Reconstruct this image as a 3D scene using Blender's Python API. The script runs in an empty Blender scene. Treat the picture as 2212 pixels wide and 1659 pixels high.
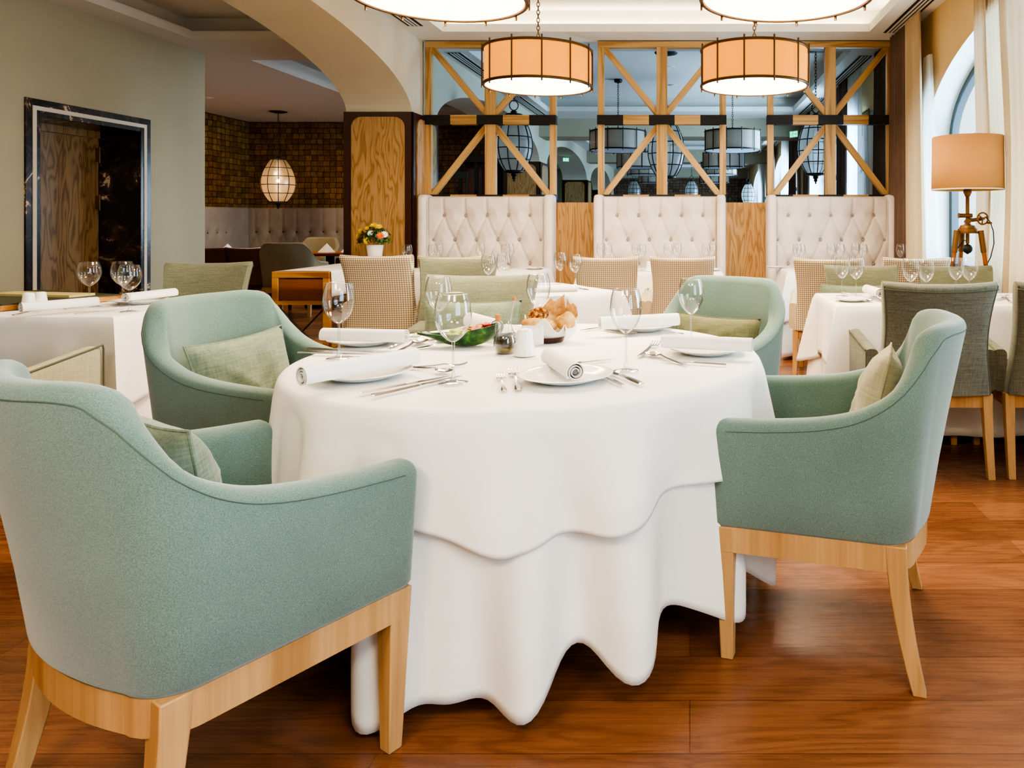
import bpy, math, random
from mathutils import Vector, Matrix
random.seed(7)
S = bpy.context.scene
COL = S.collection
PI = math.pi
F, CX, CY, EYE = 1600.0, 1490.0, 475.0, 1.2
def PZ(px, py, z=0.75):
    y = F*(EYE-z)/(py-CY)
    return Vector(((px-CX)/F*y, y, z))
def PY(px, py, y):
    return Vector(((px-CX)/F*y, y, EYE-(py-CY)/F*y))
def sm(a, b, x):
    t = min(1, max(0, (x-a)/(b-a)))
    return t*t*(3-2*t)
def lerp(a, b, t): return a+(b-a)*t

# ------------------------------------------------------------------ materials
def lin(r, g, b):
    f = lambda c: (c/255/12.92) if c/255 <= .04045 else ((c/255+.055)/1.055)**2.4
    return (f(r), f(g), f(b), 1)
MATS = {}
class NT:
    def __init__(s, name):
        s.m = bpy.data.materials.new(name); s.m.use_nodes = True
        s.t = s.m.node_tree; s.t.nodes.clear()
        s.out = s.n('ShaderNodeOutputMaterial')
    def n(s, typ, **kw):
        nd = s.t.nodes.new(typ)
        for k, v in kw.items():
            if k.startswith('i_'):
                nd.inputs[k[2:].replace('_', ' ')].default_value = v
            else: setattr(nd, k, v)
        return nd
    def l(s, a, b): s.t.links.new(a, b)
    def coords(s, scale=(1,1,1), rot=(0,0,0), gen='Object'):
        tc = s.n('ShaderNodeTexCoord'); mp = s.n('ShaderNodeMapping')
        mp.inputs['Scale'].default_value = scale; mp.inputs['Rotation'].default_value = rot
        s.l(tc.outputs[gen], mp.inputs['Vector']); return mp.outputs['Vector']
    def noise(s, vec, scale=5, detail=3, rough=.55, dist=0):
        nd = s.n('ShaderNodeTexNoise'); nd.inputs['Scale'].default_value = scale
        nd.inputs['Detail'].default_value = detail; nd.inputs['Roughness'].default_value = rough
        nd.inputs['Distortion'].default_value = dist
        s.l(vec, nd.inputs['Vector']); return nd.outputs['Fac']
    def ramp(s, fac, stops, interp='LINEAR'):
        nd = s.n('ShaderNodeValToRGB'); cr = nd.color_ramp; cr.interpolation = interp
        while len(cr.elements) < len(stops): cr.elements.new(.5)
        for e, (p, c) in zip(cr.elements, stops): e.position = p; e.color = c
        s.l(fac, nd.inputs['Fac']); return nd.outputs['Color']
    def math(s, op, a, b=None):
        nd = s.n('ShaderNodeMath', operation=op)
        for i, v in enumerate((a, b)):
            if v is None: continue
            if isinstance(v, (int, float)): nd.inputs[i].default_value = v
            else: s.l(v, nd.inputs[i])
        return nd.outputs[0]
    def mix(s, fac, a, b, mode='MIX'):
        nd = s.n('ShaderNodeMix', data_type='RGBA', blend_type=mode)
        for sock, v in ((nd.inputs[0], fac), (nd.inputs[6], a), (nd.inputs[7], b)):
            if isinstance(v, (int, float)): sock.default_value = v
            elif isinstance(v, tuple): sock.default_value = v
            else: s.l(v, sock)
        return nd.outputs[2]
    def bump(s, h, strength=.2, dist=.01):
        nd = s.n('ShaderNodeBump'); nd.inputs['Strength'].default_value = strength
        nd.inputs['Distance'].default_value = dist; s.l(h, nd.inputs['Height']); return nd.outputs['Normal']
    def bsdf(s, color, rough=.5, metal=0, normal=None, sheen=0, spec=None, emis=None, estr=0, coat=0):
        b = s.n('ShaderNodeBsdfPrincipled')
        if isinstance(color, tuple): b.inputs['Base Color'].default_value = color
        else: s.l(color, b.inputs['Base Color'])
        if isinstance(rough, (int, float)): b.inputs['Roughness'].default_value = rough
        else: s.l(rough, b.inputs['Roughness'])
        b.inputs['Metallic'].default_value = metal
        if normal is not None: s.l(normal, b.inputs['Normal'])
        if sheen: b.inputs['Sheen Weight'].default_value = sheen; b.inputs['Sheen Roughness'].default_value = .5
        if spec is not None: b.inputs['Specular IOR Level'].default_value = spec
        if coat: b.inputs['Coat Weight'].default_value = coat; b.inputs['Coat Roughness'].default_value = .12
        if emis: b.inputs['Emission Color'].default_value = emis; b.inputs['Emission Strength'].default_value = estr
        return b.outputs[0]
    def done(s, sh):
        s.l(sh, s.out.inputs['Surface']); MATS[s.m.name] = s.m; return s.m

def plain(name, c, rough=.5, metal=0, spec=None, emis=None, estr=0, noise=0, bscale=60, bstr=0):
    t = NT(name); nrm = None; col = c
    v = t.coords()
    if noise:
        f = t.noise(v, 4, 4); d = tuple(x*(1-noise) for x in c[:3])+(1,); h = tuple(min(1, x*(1+noise)) for x in c[:3])+(1,)
        col = t.ramp(f, [(.3, d), (.7, h)])
    if bstr: nrm = t.bump(t.noise(v, bscale, 3), bstr, .004)
    return t.done(t.bsdf(col, rough, metal, nrm, spec=spec, emis=emis, estr=estr))

def fabric(name, c1, c2, weave=0, scale=450, bstr=.35, sheen=.25):
    t = NT(name); v = t.coords()
    f = t.noise(v, scale, 2, .7)
    big = t.noise(v, 3.5, 3)
    if weave:
        a = t.noise(t.coords((weave, weave, 12)), 1, 2); b = t.noise(t.coords((12, 12, weave)), 1, 2)
        f = t.math('MULTIPLY', t.math('ADD', t.math('ADD', a, b), f), .3333)
        col = t.ramp(f, [(.36, c1), (.62, c2)])
    else:
        col = t.ramp(f, [(.32, c1), (.68, c2)])
    col = t.mix(.35, col, t.ramp(big, [(.3, (.72,.72,.72,1)), (.7, (1.25,1.25,1.25,1))]), 'MULTIPLY')
    return t.done(t.bsdf(col, .95, 0, t.bump(f, bstr, .002), sheen=sheen, spec=.15))

def wood(name, c1, c2, c3, grain='z', freq=26, sc=3.0, stretch=.13, rough=.38, spec=.35):
    t = NT(name)
    k = {'x': (stretch, 1, 1), 'y': (1, stretch, 1), 'z': (1, 1, stretch)}[grain]
    v = t.coords(k)
    n = t.noise(v, sc, 2, .5, .3)
    lines = t.math('SINE', t.math('MULTIPLY', n, freq*2.2))
    lines = t.math('ADD', t.math('MULTIPLY', lines, .5), .5)
    k2 = {'x': (2, 90, 90), 'y': (90, 2, 90), 'z': (90, 90, 2)}[grain]
    fine = t.noise(t.coords(k2), 1, 3)
    col = t.ramp(lines, [(.0, c1), (.3, c2), (1, c3)])
    col = t.mix(.35, col, t.ramp(fine, [(.3, (.6,.55,.5,1)), (.65, (1.15,1.15,1.15,1))]), 'MULTIPLY')
    return t.done(t.bsdf(col, rough, 0, t.bump(fine, .12, .002), spec=spec))

def floor_mat():
    t = NT('floor_planks'); v = t.coords()
    br = t.n('ShaderNodeTexBrick'); t.l(v, br.inputs['Vector'])
    br.offset = .37; br.squash = 1
    for k, val in (('Scale', 1), ('Mortar Size', .0012), ('Mortar Smooth', .3), ('Bias', 0), ('Brick Width', 1.9), ('Row Height', .185)):
        br.inputs[k].default_value = val
    br.inputs['Color1'].default_value = lin(120, 76, 48); br.inputs['Color2'].default_value = lin(150, 98, 64)
    br.inputs['Mortar'].default_value = lin(84, 48, 28)
    w = t.noise(t.coords((.55, 3.2, 1)), 1.6, 3, .55, .6)
    lines = t.math('ADD', t.math('MULTIPLY', t.math('SINE', t.math('MULTIPLY', w, 60)), .5), .5)
    fine = t.noise(t.coords((3, 110, 1)), 1, 3)
    col = t.mix(.45, br.outputs['Color'], t.ramp(lines, [(0, (.62,.55,.5,1)), (.5, (1,1,1,1)), (1, (1.12,1.08,1.05,1))]), 'MULTIPLY')
    col = t.mix(.5, col, t.ramp(fine, [(.3, (.7,.66,.62,1)), (.7, (1.2,1.2,1.2,1))]), 'MULTIPLY')
    col = t.mix(.6, col, t.ramp(t.noise(t.coords((.3, 1.4, 1)), 1.3, 2), [(.35, (.7,.66,.6,1)), (.65, (1.2,1.2,1.2,1))]), 'MULTIPLY')
    rg = t.ramp(fine, [(.2, (.2,.2,.2,1)), (.8, (.36,.36,.36,1))])
    return t.done(t.bsdf(col, rg, 0, t.bump(fine, .05, .001), spec=.5))

def cork_mat(name, c1, c2):
    t = NT(name); tc = t.n('ShaderNodeTexCoord'); sx = t.n('ShaderNodeSeparateXYZ'); t.l(tc.outputs['Object'], sx.inputs[0])
    cb = t.n('ShaderNodeCombineXYZ'); t.l(t.math('ADD', sx.outputs[0], sx.outputs[1]), cb.inputs[0]); t.l(sx.outputs[2], cb.inputs[1])
    wob = t.n('ShaderNodeVectorMath', operation='ADD'); t.l(cb.outputs[0], wob.inputs[0])
    nn = t.n('ShaderNodeTexNoise'); nn.inputs['Scale'].default_value = 5; t.l(cb.outputs[0], nn.inputs['Vector'])
    sc = t.n('ShaderNodeVectorMath', operation='SCALE'); t.l(nn.outputs['Color'], sc.inputs[0]); sc.inputs['Scale'].default_value = .03
    t.l(sc.outputs[0], wob.inputs[1])
    br = t.n('ShaderNodeTexBrick'); t.l(wob.outputs[0], br.inputs['Vector']); br.offset = .15; br.offset_frequency = 2
    for k, val in (('Scale', 1), ('Mortar Size', .006), ('Mortar Smooth', .4), ('Bias', 0), ('Brick Width', .115), ('Row Height', .1)):
        br.inputs[k].default_value = val
    br.inputs['Color1'].default_value = c1; br.inputs['Color2'].default_value = c2; br.inputs['Mortar'].default_value = tuple(x*.18 for x in c1[:3])+(1,)
    col = t.mix(.6, br.outputs['Color'], t.ramp(t.noise(wob.outputs[0], 14, 4), [(.3, (.5,.45,.4,1)), (.7, (1.4,1.35,1.3,1))]), 'MULTIPLY')
    return t.done(t.bsdf(col, .8, 0, t.bump(br.outputs['Fac'], -.6, .02), spec=.2))

def marble_mat():
    t = NT('dark_marble'); v = t.coords()
    n = t.noise(v, 3.2, 9, .72, 1.2)
    b = t.noise(v, 1.1, 3)
    f = t.math('MULTIPLY', n, t.math('ADD', t.math('MULTIPLY', b, .5), .72))
    col = t.ramp(f, [(.44, lin(34, 24, 22)), (.52, lin(62, 45, 38)), (.57, lin(92, 68, 54)), (.605, lin(235, 205, 170)), (.65, lin(84, 62, 50))])
    return t.done(t.bsdf(col, .22, spec=.45))

def checker_mat():
    t = NT('checked_fabric')
    v0 = t.coords((1, 0, 1)); mp = t.n('ShaderNodeMapping'); mp.inputs['Rotation'].default_value = (0, PI/4, 0); t.l(v0, mp.inputs['Vector'])
    ck = t.n('ShaderNodeTexChecker'); ck.inputs['Scale'].default_value = 88
    ck.inputs['Color1'].default_value = lin(218, 205, 180); ck.inputs['Color2'].default_value = lin(150, 130, 102)
    mv = t.n('ShaderNodeVectorMath', operation='ADD'); mv.inputs[1].default_value = (0, .0057, 0); t.l(mp.outputs[0], mv.inputs[0]); t.l(mv.outputs[0], ck.inputs['Vector'])
    return t.done(t.bsdf(ck.outputs['Color'], .9, spec=.15, sheen=.1))

def glassy(name, tint=(1,1,1,1), base=.06, edge=.75, rough=.02, power=3.2, edgedark=None):
    t = NT(name)
    lw = t.n('ShaderNodeLayerWeight'); lw.inputs['Blend'].default_value = .5
    p = t.math('POWER', lw.outputs['Facing'], power)
    fac = t.math('ADD', t.math('MULTIPLY', p, edge), base)
    tr = t.n('ShaderNodeBsdfTransparent')
    if edgedark:
        t.l(t.ramp(lw.outputs['Facing'], [(.0, tint), (.55, tint), (.95, edgedark)]), tr.inputs['Color'])
    else: tr.inputs['Color'].default_value = tint
    gl = t.n('ShaderNodeBsdfGlossy'); gl.inputs['Roughness'].default_value = rough
    mx = t.n('ShaderNodeMixShader'); t.l(fac, mx.inputs[0]); t.l(tr.outputs[0], mx.inputs[1]); t.l(gl.outputs[0], mx.inputs[2])
    return t.done(mx.outputs[0])

def sheer(name, c, transp=.25, trans=.5, stripes=True):
    t = NT(name)
    col = t.ramp(t.noise(t.coords((40, 40, 400)), 1, 2), [(.3, tuple(x*.85 for x in c[:3])+(1,)), (.7, c)])
    d = t.n('ShaderNodeBsdfDiffuse'); tl = t.n('ShaderNodeBsdfTranslucent'); tr = t.n('ShaderNodeBsdfTransparent')
    t.l(col, d.inputs['Color']); t.l(col, tl.inputs['Color'])
    m1 = t.n('ShaderNodeMixShader'); m1.inputs[0].default_value = trans; t.l(d.outputs[0], m1.inputs[1]); t.l(tl.outputs[0], m1.inputs[2])
    m2 = t.n('ShaderNodeMixShader'); m2.inputs[0].default_value = transp; t.l(m1.outputs[0], m2.inputs[1]); t.l(tr.outputs[0], m2.inputs[2])
    return t.done(m2.outputs[0])

def emit(name, c, strength, base=None):
    t = NT(name); return t.done(t.bsdf(base or c, .6, emis=c, estr=strength, spec=.1))

floor_mat(); marble_mat(); checker_mat()
cork_mat('cork_blocks', lin(112, 84, 46), lin(152, 116, 66)); cork_mat('far_blocks', lin(96, 74, 58), lin(126, 102, 84))
fabric('felt_sage', lin(88, 109, 101), lin(117, 140, 129), 0, 420, .3, .4)
fabric('linen_sage', lin(100, 102, 84), lin(136, 137, 114), 260, 500, .35, .2)
fabric('linen_grey', lin(88, 88, 76), lin(128, 127, 110), 240, 500, .35, .2)
fabric('linen_beige', lin(150, 146, 120), lin(178, 174, 146), 240, 500, .3, .2)
fabric('cushion_sage', lin(102, 113, 95), lin(138, 148, 126), 180, 500, .4, .2)
fabric('cushion_beige', lin(150, 144, 116), lin(178, 172, 144), 180, 500, .4, .2)
fabric('cushion_olive', lin(96, 98, 72), lin(124, 124, 94), 180, 500, .4, .2)
fabric('booth_cream', lin(208, 194, 184), lin(226, 214, 206), 0, 500, .15, .2)
fabric('banquette_grey', lin(150, 136, 124), lin(172, 158, 146), 0, 400, .15, .1)
fabric('beige_plain', lin(190, 172, 140), lin(206, 188, 158), 0, 400, .2, .1)
fabric('tub_grey', lin(128, 116, 94), lin(146, 134, 110), 0, 400, .2, .1)
fabric('curtain_brown', lin(92, 74, 64), lin(122, 100, 88), 0, 300, .2, .1)
plain('seam_dark', lin(84, 102, 90), .9)
plain('piping_dark', lin(96, 98, 78), .9)
plain('leather_brown', lin(98, 60, 48), .35, noise=.2)
wood('oak', lin(156, 118, 74), lin(178, 139, 92), lin(187, 149, 103), 'z', 30, 8, .16)
wood('oak_frame', lin(168, 130, 82), lin(190, 153, 100), lin(200, 163, 112), 'z', 14, 9, .06)
wood('oak_frame_x', lin(168, 130, 82), lin(190, 153, 100), lin(200, 163, 112), 'x', 14, 9, .06)
wood('chair_wood', lin(162, 120, 74), lin(180, 138, 90), lin(190, 150, 102), 'z', 7, 6, .1, .35)
wood('door_oak', lin(116, 84, 48), lin(142, 106, 64), lin(154, 118, 74), 'z', 26, 7, .2)
wood('pale_oak', lin(150, 124, 96), lin(196, 170, 138), lin(204, 180, 150), 'z', 16, 2.6, .12)
wood('drawer_wood', lin(104, 56, 22), lin(140, 80, 34), lin(150, 90, 42), 'x', 12, 4, .1)
wood('table_wood', lin(150, 100, 44), lin(190, 136, 70), lin(202, 150, 84), 'x', 12, 4, .1)
plain('dark_clad', lin(66, 34, 22), .35, noise=.15)
plain('black_steel', lin(30, 26, 25), .55, noise=.1, bscale=120, bstr=.2)
plain('bronze', lin(96, 72, 44), .4, .75)
plain('aged_brass', lin(122, 88, 52), .42, .7)
plain('dark_bronze', lin(58, 44, 38), .45, .7)
plain('iron', lin(52, 46, 46), .5, .3)
plain('wall_sage', lin(180, 170, 144), .9, noise=.02, bscale=90, bstr=.04)
plain('wall_cream', lin(206, 196, 172), .9, noise=.02, bscale=90, bstr=.04)
plain('wall_tan', lin(214, 186, 138), .9, noise=.02, bscale=90, bstr=.04)
plain('reveal_white', lin(216, 226, 226), .9)
plain('ceiling_white', lin(226, 222, 214), .92)
plain('trim_white', lin(240, 236, 226), .85)
plain('stone_pale', lin(214, 200, 180), .5)
plain('window_frame', lin(52, 66, 74), .4)
plain('black_base', lin(30, 28, 30), .4)
plain('ceramic', lin(242, 240, 234), .18)
t = NT('linen_white'); v = t.coords(); wv = t.math('ADD', t.noise(t.coords((900, 900, 90)), 1, 1), t.noise(t.coords((90, 90, 900)), 1, 1))
t.done(t.bsdf(lin(238, 234, 228), .85, 0, t.bump(wv, .06, .001), spec=.2, sheen=.15))
plain('napkin_white', lin(240, 236, 230), .85)
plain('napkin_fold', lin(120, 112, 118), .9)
plain('silver', (.75, .71, .67, 1), .16, 1)
plain('silver_blade', (.55, .55, .58, 1), .12, 1)
glassy('clear_glass', (.95, .96, .965, 1), .075, .9, .01, 2.2, (.22, .25, .27, 1))
glassy('stem_glass', (.93, .94, .95, 1), .12, .9, .01, 1.6, (.12, .13, .15, 1))
glassy('pane_glass', (.84, .92, .99, 1), .0006, .1, .01, 6)
glassy('window_glass', (.97, .99, 1, 1), .04, .3, .01, 4)
plain('lamp_shade_felt', lin(206, 154, 98), .9, bscale=300, bstr=.15)
emit('shade_lit', (1, .37, .04, 1), 1.0, lin(190, 120, 40))
emit('diffuser_lit', (1, .86, .62, 1), 4.5, lin(250, 240, 220))
plain('shade_unlit', lin(186, 172, 156), .85)
plain('diffuser_unlit', lin(190, 200, 210), .6)
emit('cove_strip', (1, .88, .64, 1), 15)
emit('bulb_glow', (1, .72, .36, 1), 40)
plain('soil_black', lin(20, 18, 16), .9)
plain('leaf_green', lin(52, 92, 34), .5, noise=.5)
plain('petal_yellow', lin(246, 208, 20), .6)
plain('petal_white', lin(244, 240, 228), .6)
plain('petal_orange', lin(236, 110, 34), .6)
plain('petal_rust', lin(128, 74, 20), .6)
emit('exit_green', (.05, .8, .4, 1), 2.0)
plain('exit_white', lin(210, 230, 225), .5)
plain('rug_grey', lin(120, 112, 100), .95, noise=.3)
def lantern_glass(name, c, e):
    t = NT(name); d = t.n('ShaderNodeBsdfDiffuse'); d.inputs[0].default_value = c
    tl = t.n('ShaderNodeBsdfTranslucent'); tl.inputs[0].default_value = c
    tr = t.n('ShaderNodeBsdfTransparent'); gl = t.n('ShaderNodeBsdfGlossy'); gl.inputs['Roughness'].default_value = .25
    m1 = t.n('ShaderNodeMixShader'); m1.inputs[0].default_value = .6; t.l(d.outputs[0], m1.inputs[1]); t.l(tl.outputs[0], m1.inputs[2])
    m2 = t.n('ShaderNodeMixShader'); m2.inputs[0].default_value = .3; t.l(m1.outputs[0], m2.inputs[1]); t.l(tr.outputs[0], m2.inputs[2])
    m3 = t.n('ShaderNodeMixShader'); m3.inputs[0].default_value = .12; t.l(m2.outputs[0], m3.inputs[1]); t.l(gl.outputs[0], m3.inputs[2])
    if e:
        em = t.n('ShaderNodeEmission'); em.inputs[0].default_value = (1, .72, .4, 1); em.inputs[1].default_value = e
        ad = t.n('ShaderNodeAddShader'); t.l(m3.outputs[0], ad.inputs[0]); t.l(em.outputs[0], ad.inputs[1]); return t.done(ad.outputs[0])
    return t.done(m3.outputs[0])
lantern_glass('lantern_glass', lin(226, 222, 214), 0); lantern_glass('lantern_glass_lit', lin(140, 124, 104), .04)
t = NT('avocado_skin'); v = t.coords()
t.done(t.bsdf(t.ramp(t.noise(v, 26, 4, .6, .5), [(.35, lin(22, 46, 22)), (.55, lin(38, 80, 36)), (.74, lin(92, 130, 52))]), .3, spec=.4))
t = NT('bread_crust'); v = t.coords()
t.done(t.bsdf(t.ramp(t.noise(v, 22, 5, .65), [(.28, lin(150, 98, 48)), (.5, lin(206, 156, 92)), (.72, lin(232, 202, 150))]), .8, 0, t.bump(t.noise(v, 60, 3), .5, .004), spec=.1))
t = NT('seed_bread'); v = t.coords()
t.done(t.bsdf(t.ramp(t.noise(v, 90, 2, .6), [(.4, lin(104, 58, 20)), (.52, lin(178, 112, 46)), (.62, lin(226, 176, 104))]), .8, 0, t.bump(t.noise(v, 90, 2), .9, .006)))
plain('lettuce', lin(176, 196, 44), .5, noise=.4); plain('salad_meat', lin(178, 116, 70), .5, noise=.4); plain('pepper_red', lin(206, 50, 24), .3)
plain('oil_dark', lin(44, 34, 6), .08); plain('oil_olive', lin(120, 104, 10), .1); plain('cork_tan', lin(190, 130, 70), .8)
sheer('sheer_beige', lin(206, 184, 152), .04, .16); sheer('sheer_white', lin(236, 240, 240), .3, .6); sheer('sheer_mid', lin(206, 190, 160), .08, .32)
plain('sky_board', lin(235, 245, 250), .9)
plain('menu_board', lin(206, 190, 130), .5); plain('green_slate', lin(70, 72, 50), .5)
plain('vent_white', lin(214, 208, 198), .6); plain('vent_dark', lin(26, 24, 24), .8)
plain('cable_black', lin(30, 28, 30), .5)
plain('olive_leather', lin(140, 126, 40), .6)
# ------------------------------------------------------------------ geometry
class G:
    def __init__(s): s.v = []; s.f = []
    def add(s, vs, fs):
        o = len(s.v); s.v += [tuple(p) for p in vs]; s.f += [tuple(i+o for i in f) for f in fs]; return s
    def box(s, x0, x1, y0, y1, z0, z1, M=None):
        vs = [Vector((x, y, z)) for z in (z0, z1) for y in (y0, y1) for x in (x0, x1)]
        if M: vs = [M @ p for p in vs]
        return s.add(vs, [(0,2,3,1), (4,5,7,6), (0,1,5,4), (2,6,7,3), (0,4,6,2), (1,3,7,5)])
    def loft(s, rings, cap=True, closed=False):
        n = len(rings[0]); vs = [p for r in rings for p in r]; fs = []
        m = len(rings)
        for i in range(m if closed else m-1):
            a, b = i*n, ((i+1) % m)*n
            for j in range(n):
                k = (j+1) % n; fs.append((a+j, a+k, b+k, b+j))
        if cap and not closed: fs += [tuple(range(n-1, -1, -1)), tuple((m-1)*n+j for j in range(n))]
        return s.add(vs, fs)
    def tube(s, path, r, n=8, closed=False, cap=True):
        path = [Vector(p) for p in path]; m = len(path); rings = []; prev = None
        rr = r if callable(r) else (lambda t: r)
        for i, p in enumerate(path):
            a = path[(i-1) % m] if (closed or i > 0) else p
            b = path[(i+1) % m] if (closed or i < m-1) else p
            d = (b-a).normalized()
            if prev is None:
                u = d.orthogonal().normalized()
                if abs(d.z) < .9: u = d.cross(Vector((0,0,1))).normalized()
            else: u = (prev-d*prev.dot(d)).normalized()
            prev = u; w = d.cross(u); q = rr(i/max(1, m-1))
            rings.append([p+u*math.cos(2*PI*j/n)*q+w*math.sin(2*PI*j/n)*q for j in range(n)])
        return s.loft(rings, cap, closed)
    def lathe(s, prof, n=24, c=(0,0,0), cap=False):
        rings = [[(c[0]+r*math.cos(2*PI*j/n), c[1]+r*math.sin(2*PI*j/n), c[2]+z) for j in range(n)] for r, z in prof]
        return s.loft(rings, cap)
    def grid(s, fn, nu, nv, closed_u=False):
        vs = [fn(i/nu, j/nv) for j in range(nv+1) for i in range(nu if closed_u else nu+1)]
        w = nu if closed_u else nu+1; fs = []
        for j in range(nv):
            for i in range(nu):
                k = (i+1) % w; fs.append((j*w+i, j*w+k, (j+1)*w+k, (j+1)*w+i))
        return s.add(vs, fs)
    def prism(s, poly, y0, y1, M=None):      # poly in (x,z), extruded in y
        n = len(poly); vs = [Vector((x, y0, z)) for x, z in poly]+[Vector((x, y1, z)) for x, z in poly]
        if M: vs = [M @ p for p in vs]
        return s.add(vs, [tuple(range(n)), tuple(range(2*n-1, n-1, -1))]+[((i+1) % n, i, n+i, n+(i+1) % n) for i in range(n)])
    def ball(s, c, r, n=12, m=8, sc=(1,1,1), fn=None):
        def f(u, v):
            a = 2*PI*u; b = PI*(v*.998+.001); d = Vector((math.sin(b)*math.cos(a)*sc[0], math.sin(b)*math.sin(a)*sc[1], -math.cos(b)*sc[2]))
            q = r*(fn(d) if fn else 1); return Vector(c)+d*q
        return s.grid(f, n, m, True)
    def tf(s, M): s.v = [tuple(M @ Vector(p)) for p in s.v]; return s
    def build(s, name, mat, parent=None, loc=None, ang=40, bevel=0, seg=2, sub=0, rot=None, solid=0):
        me = bpy.data.meshes.new(name); me.from_pydata(s.v, [], s.f); me.validate(); me.update()
        me.polygons.foreach_set('use_smooth', [True]*len(me.polygons)); me.set_sharp_from_angle(angle=math.radians(ang))
        o = bpy.data.objects.new(name, me); COL.objects.link(o); me.materials.append(MATS[mat])
        if parent: o.parent = parent
        if loc is not None: o.location = loc
        if rot is not None: o.rotation_euler = rot
        if solid: m = o.modifiers.new('s', 'SOLIDIFY'); m.thickness = solid; m.offset = -1
        if bevel: m = o.modifiers.new('b', 'BEVEL'); m.width = bevel; m.segments = seg; m.limit_method = 'ANGLE'
        if sub: m = o.modifiers.new('d', 'SUBSURF'); m.levels = m.render_levels = sub
        return o
def tag(o, label, cat, group=None, kind=None):
    o['label'] = label; o['category'] = cat
    if group: o['group'] = group
    if kind: o['kind'] = kind
    return o
def thing(name, label, cat, loc=(0,0,0), rotz=0, group=None, scale=1, rot=None):
    o = bpy.data.objects.new(name, None); COL.objects.link(o); o.empty_display_size = .1
    o.location = loc; o.rotation_euler = rot or (0, 0, rotz); o.scale = (scale,)*3
    return tag(o, label, cat, group)
def dup(root, loc, rotz=0, label=None, group=None, scale=1, rot=None, matmap=None, full=True):
    r = root.copy(); COL.objects.link(r); r.location = loc; r.rotation_euler = rot or (0, 0, rotz)
    r.scale = (scale,)*3 if isinstance(scale, (int, float)) else scale
    if label: r['label'] = label
    if group: r['group'] = group
    def rec(a, b):
        for ch in KIDS(a):
            c = ch.copy(); COL.objects.link(c); c.parent = b
            if matmap and c.data and c.data.materials and c.data.materials[0].name in matmap:
                c.data = c.data.copy(); c.data.materials[0] = MATS[matmap[c.data.materials[0].name]]
            rec(ch, c)
    if full: rec(root, r)
    return r
def KIDS(a): return [o for o in COL.objects if o.parent == a]
def struct(o, label=None):
    o['kind'] = 'structure'
    if label: o['label'] = label
    return o
def rrect(w, h, r, k=4):     # rounded rectangle outline, half sizes
    out = []
    for cx, cy, a0 in ((w-r, h-r, 0), (-w+r, h-r, 90), (-w+r, -h+r, 180), (w-r, -h+r, 270)):
        for i in range(k+1):
            a = math.radians(a0+90*i/k); out.append((cx+r*math.cos(a), cy+r*math.sin(a)))
    return out
# ------------------------------------------------------------------ setting
XL, XA, XR, YB = -2.68, -3.31, 2.1, 7.45
struct(G().box(-8.2, 2.6, -5, 26.2, -.1, 0).build('floor', 'floor_planks'))
def ceiling():
    holes = [(-2.36, 1.72, 1.9, 7.08), (-2.36, 1.72, 7.9, 12.26), (-2.36, 1.72, 14.3, 18.9), (-2.36, 1.72, 20.4, 25.2), (-2.36, 1.72, -4.3, .9),
             (-4.95, -3.55, 1.9, 7.35), (-4.95, -3.55, 8.35, 12.3)]
    xs = sorted({-8.2, 2.5}|{h[i] for h in holes for i in (0, 1)}); ys = sorted({-5, 26.2}|{h[i] for h in holes for i in (2, 3)})
    g = G()
    for i in range(len(xs)-1):
        for j in range(len(ys)-1):
            mx, my = (xs[i]+xs[i+1])/2, (ys[j]+ys[j+1])/2
            if any(h[0] < mx < h[1] and h[2] < my < h[3] for h in holes): continue
            g.add([(xs[i], ys[j], 3), (xs[i], ys[j+1], 3), (xs[i+1], ys[j+1], 3), (xs[i+1], ys[j], 3)], [(0,1,2,3)])
    for (a, b, c, d) in holes:
        L = .14
        levels = [((a, b, c, d), 3), ((a, b, c, d), 3.075), ((a-L, b+L, c-L, d+L), 3.075), ((a-L, b+L, c-L, d+L), 3.24)]
        rings = [[(r[0], r[2], z), (r[1], r[2], z), (r[1], r[3], z), (r[0], r[3], z)] for r, z in levels]
        g.loft(rings, False)
        g.add([rings[-1][k] for k in range(4)], [(0,1,2,3)])
        g.box(a-.03, a, c-.03, d+.03, 3.075, 3.085); g.box(b, b+.03, c-.03, d+.03, 3.075, 3.085)
    struct(g.build('ceiling', 'ceiling_white', ang=20))
    for k, (a, b, c, d) in enumerate([holes[0], holes[4]]):
        g = G()
        for q in ((a-.11, a-.07, c, d), (b+.07, b+.11, c, d), (a, b, c-.11, c-.07), (a, b, d+.07, d+.11)):
            g.box(q[0], q[1], q[2], q[3], 3.075, 3.083)
        struct(g.build('trim_%d' % (k+1), 'cove_strip'), 'warm strip light hidden in the ceiling recess')
ceiling()

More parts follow.
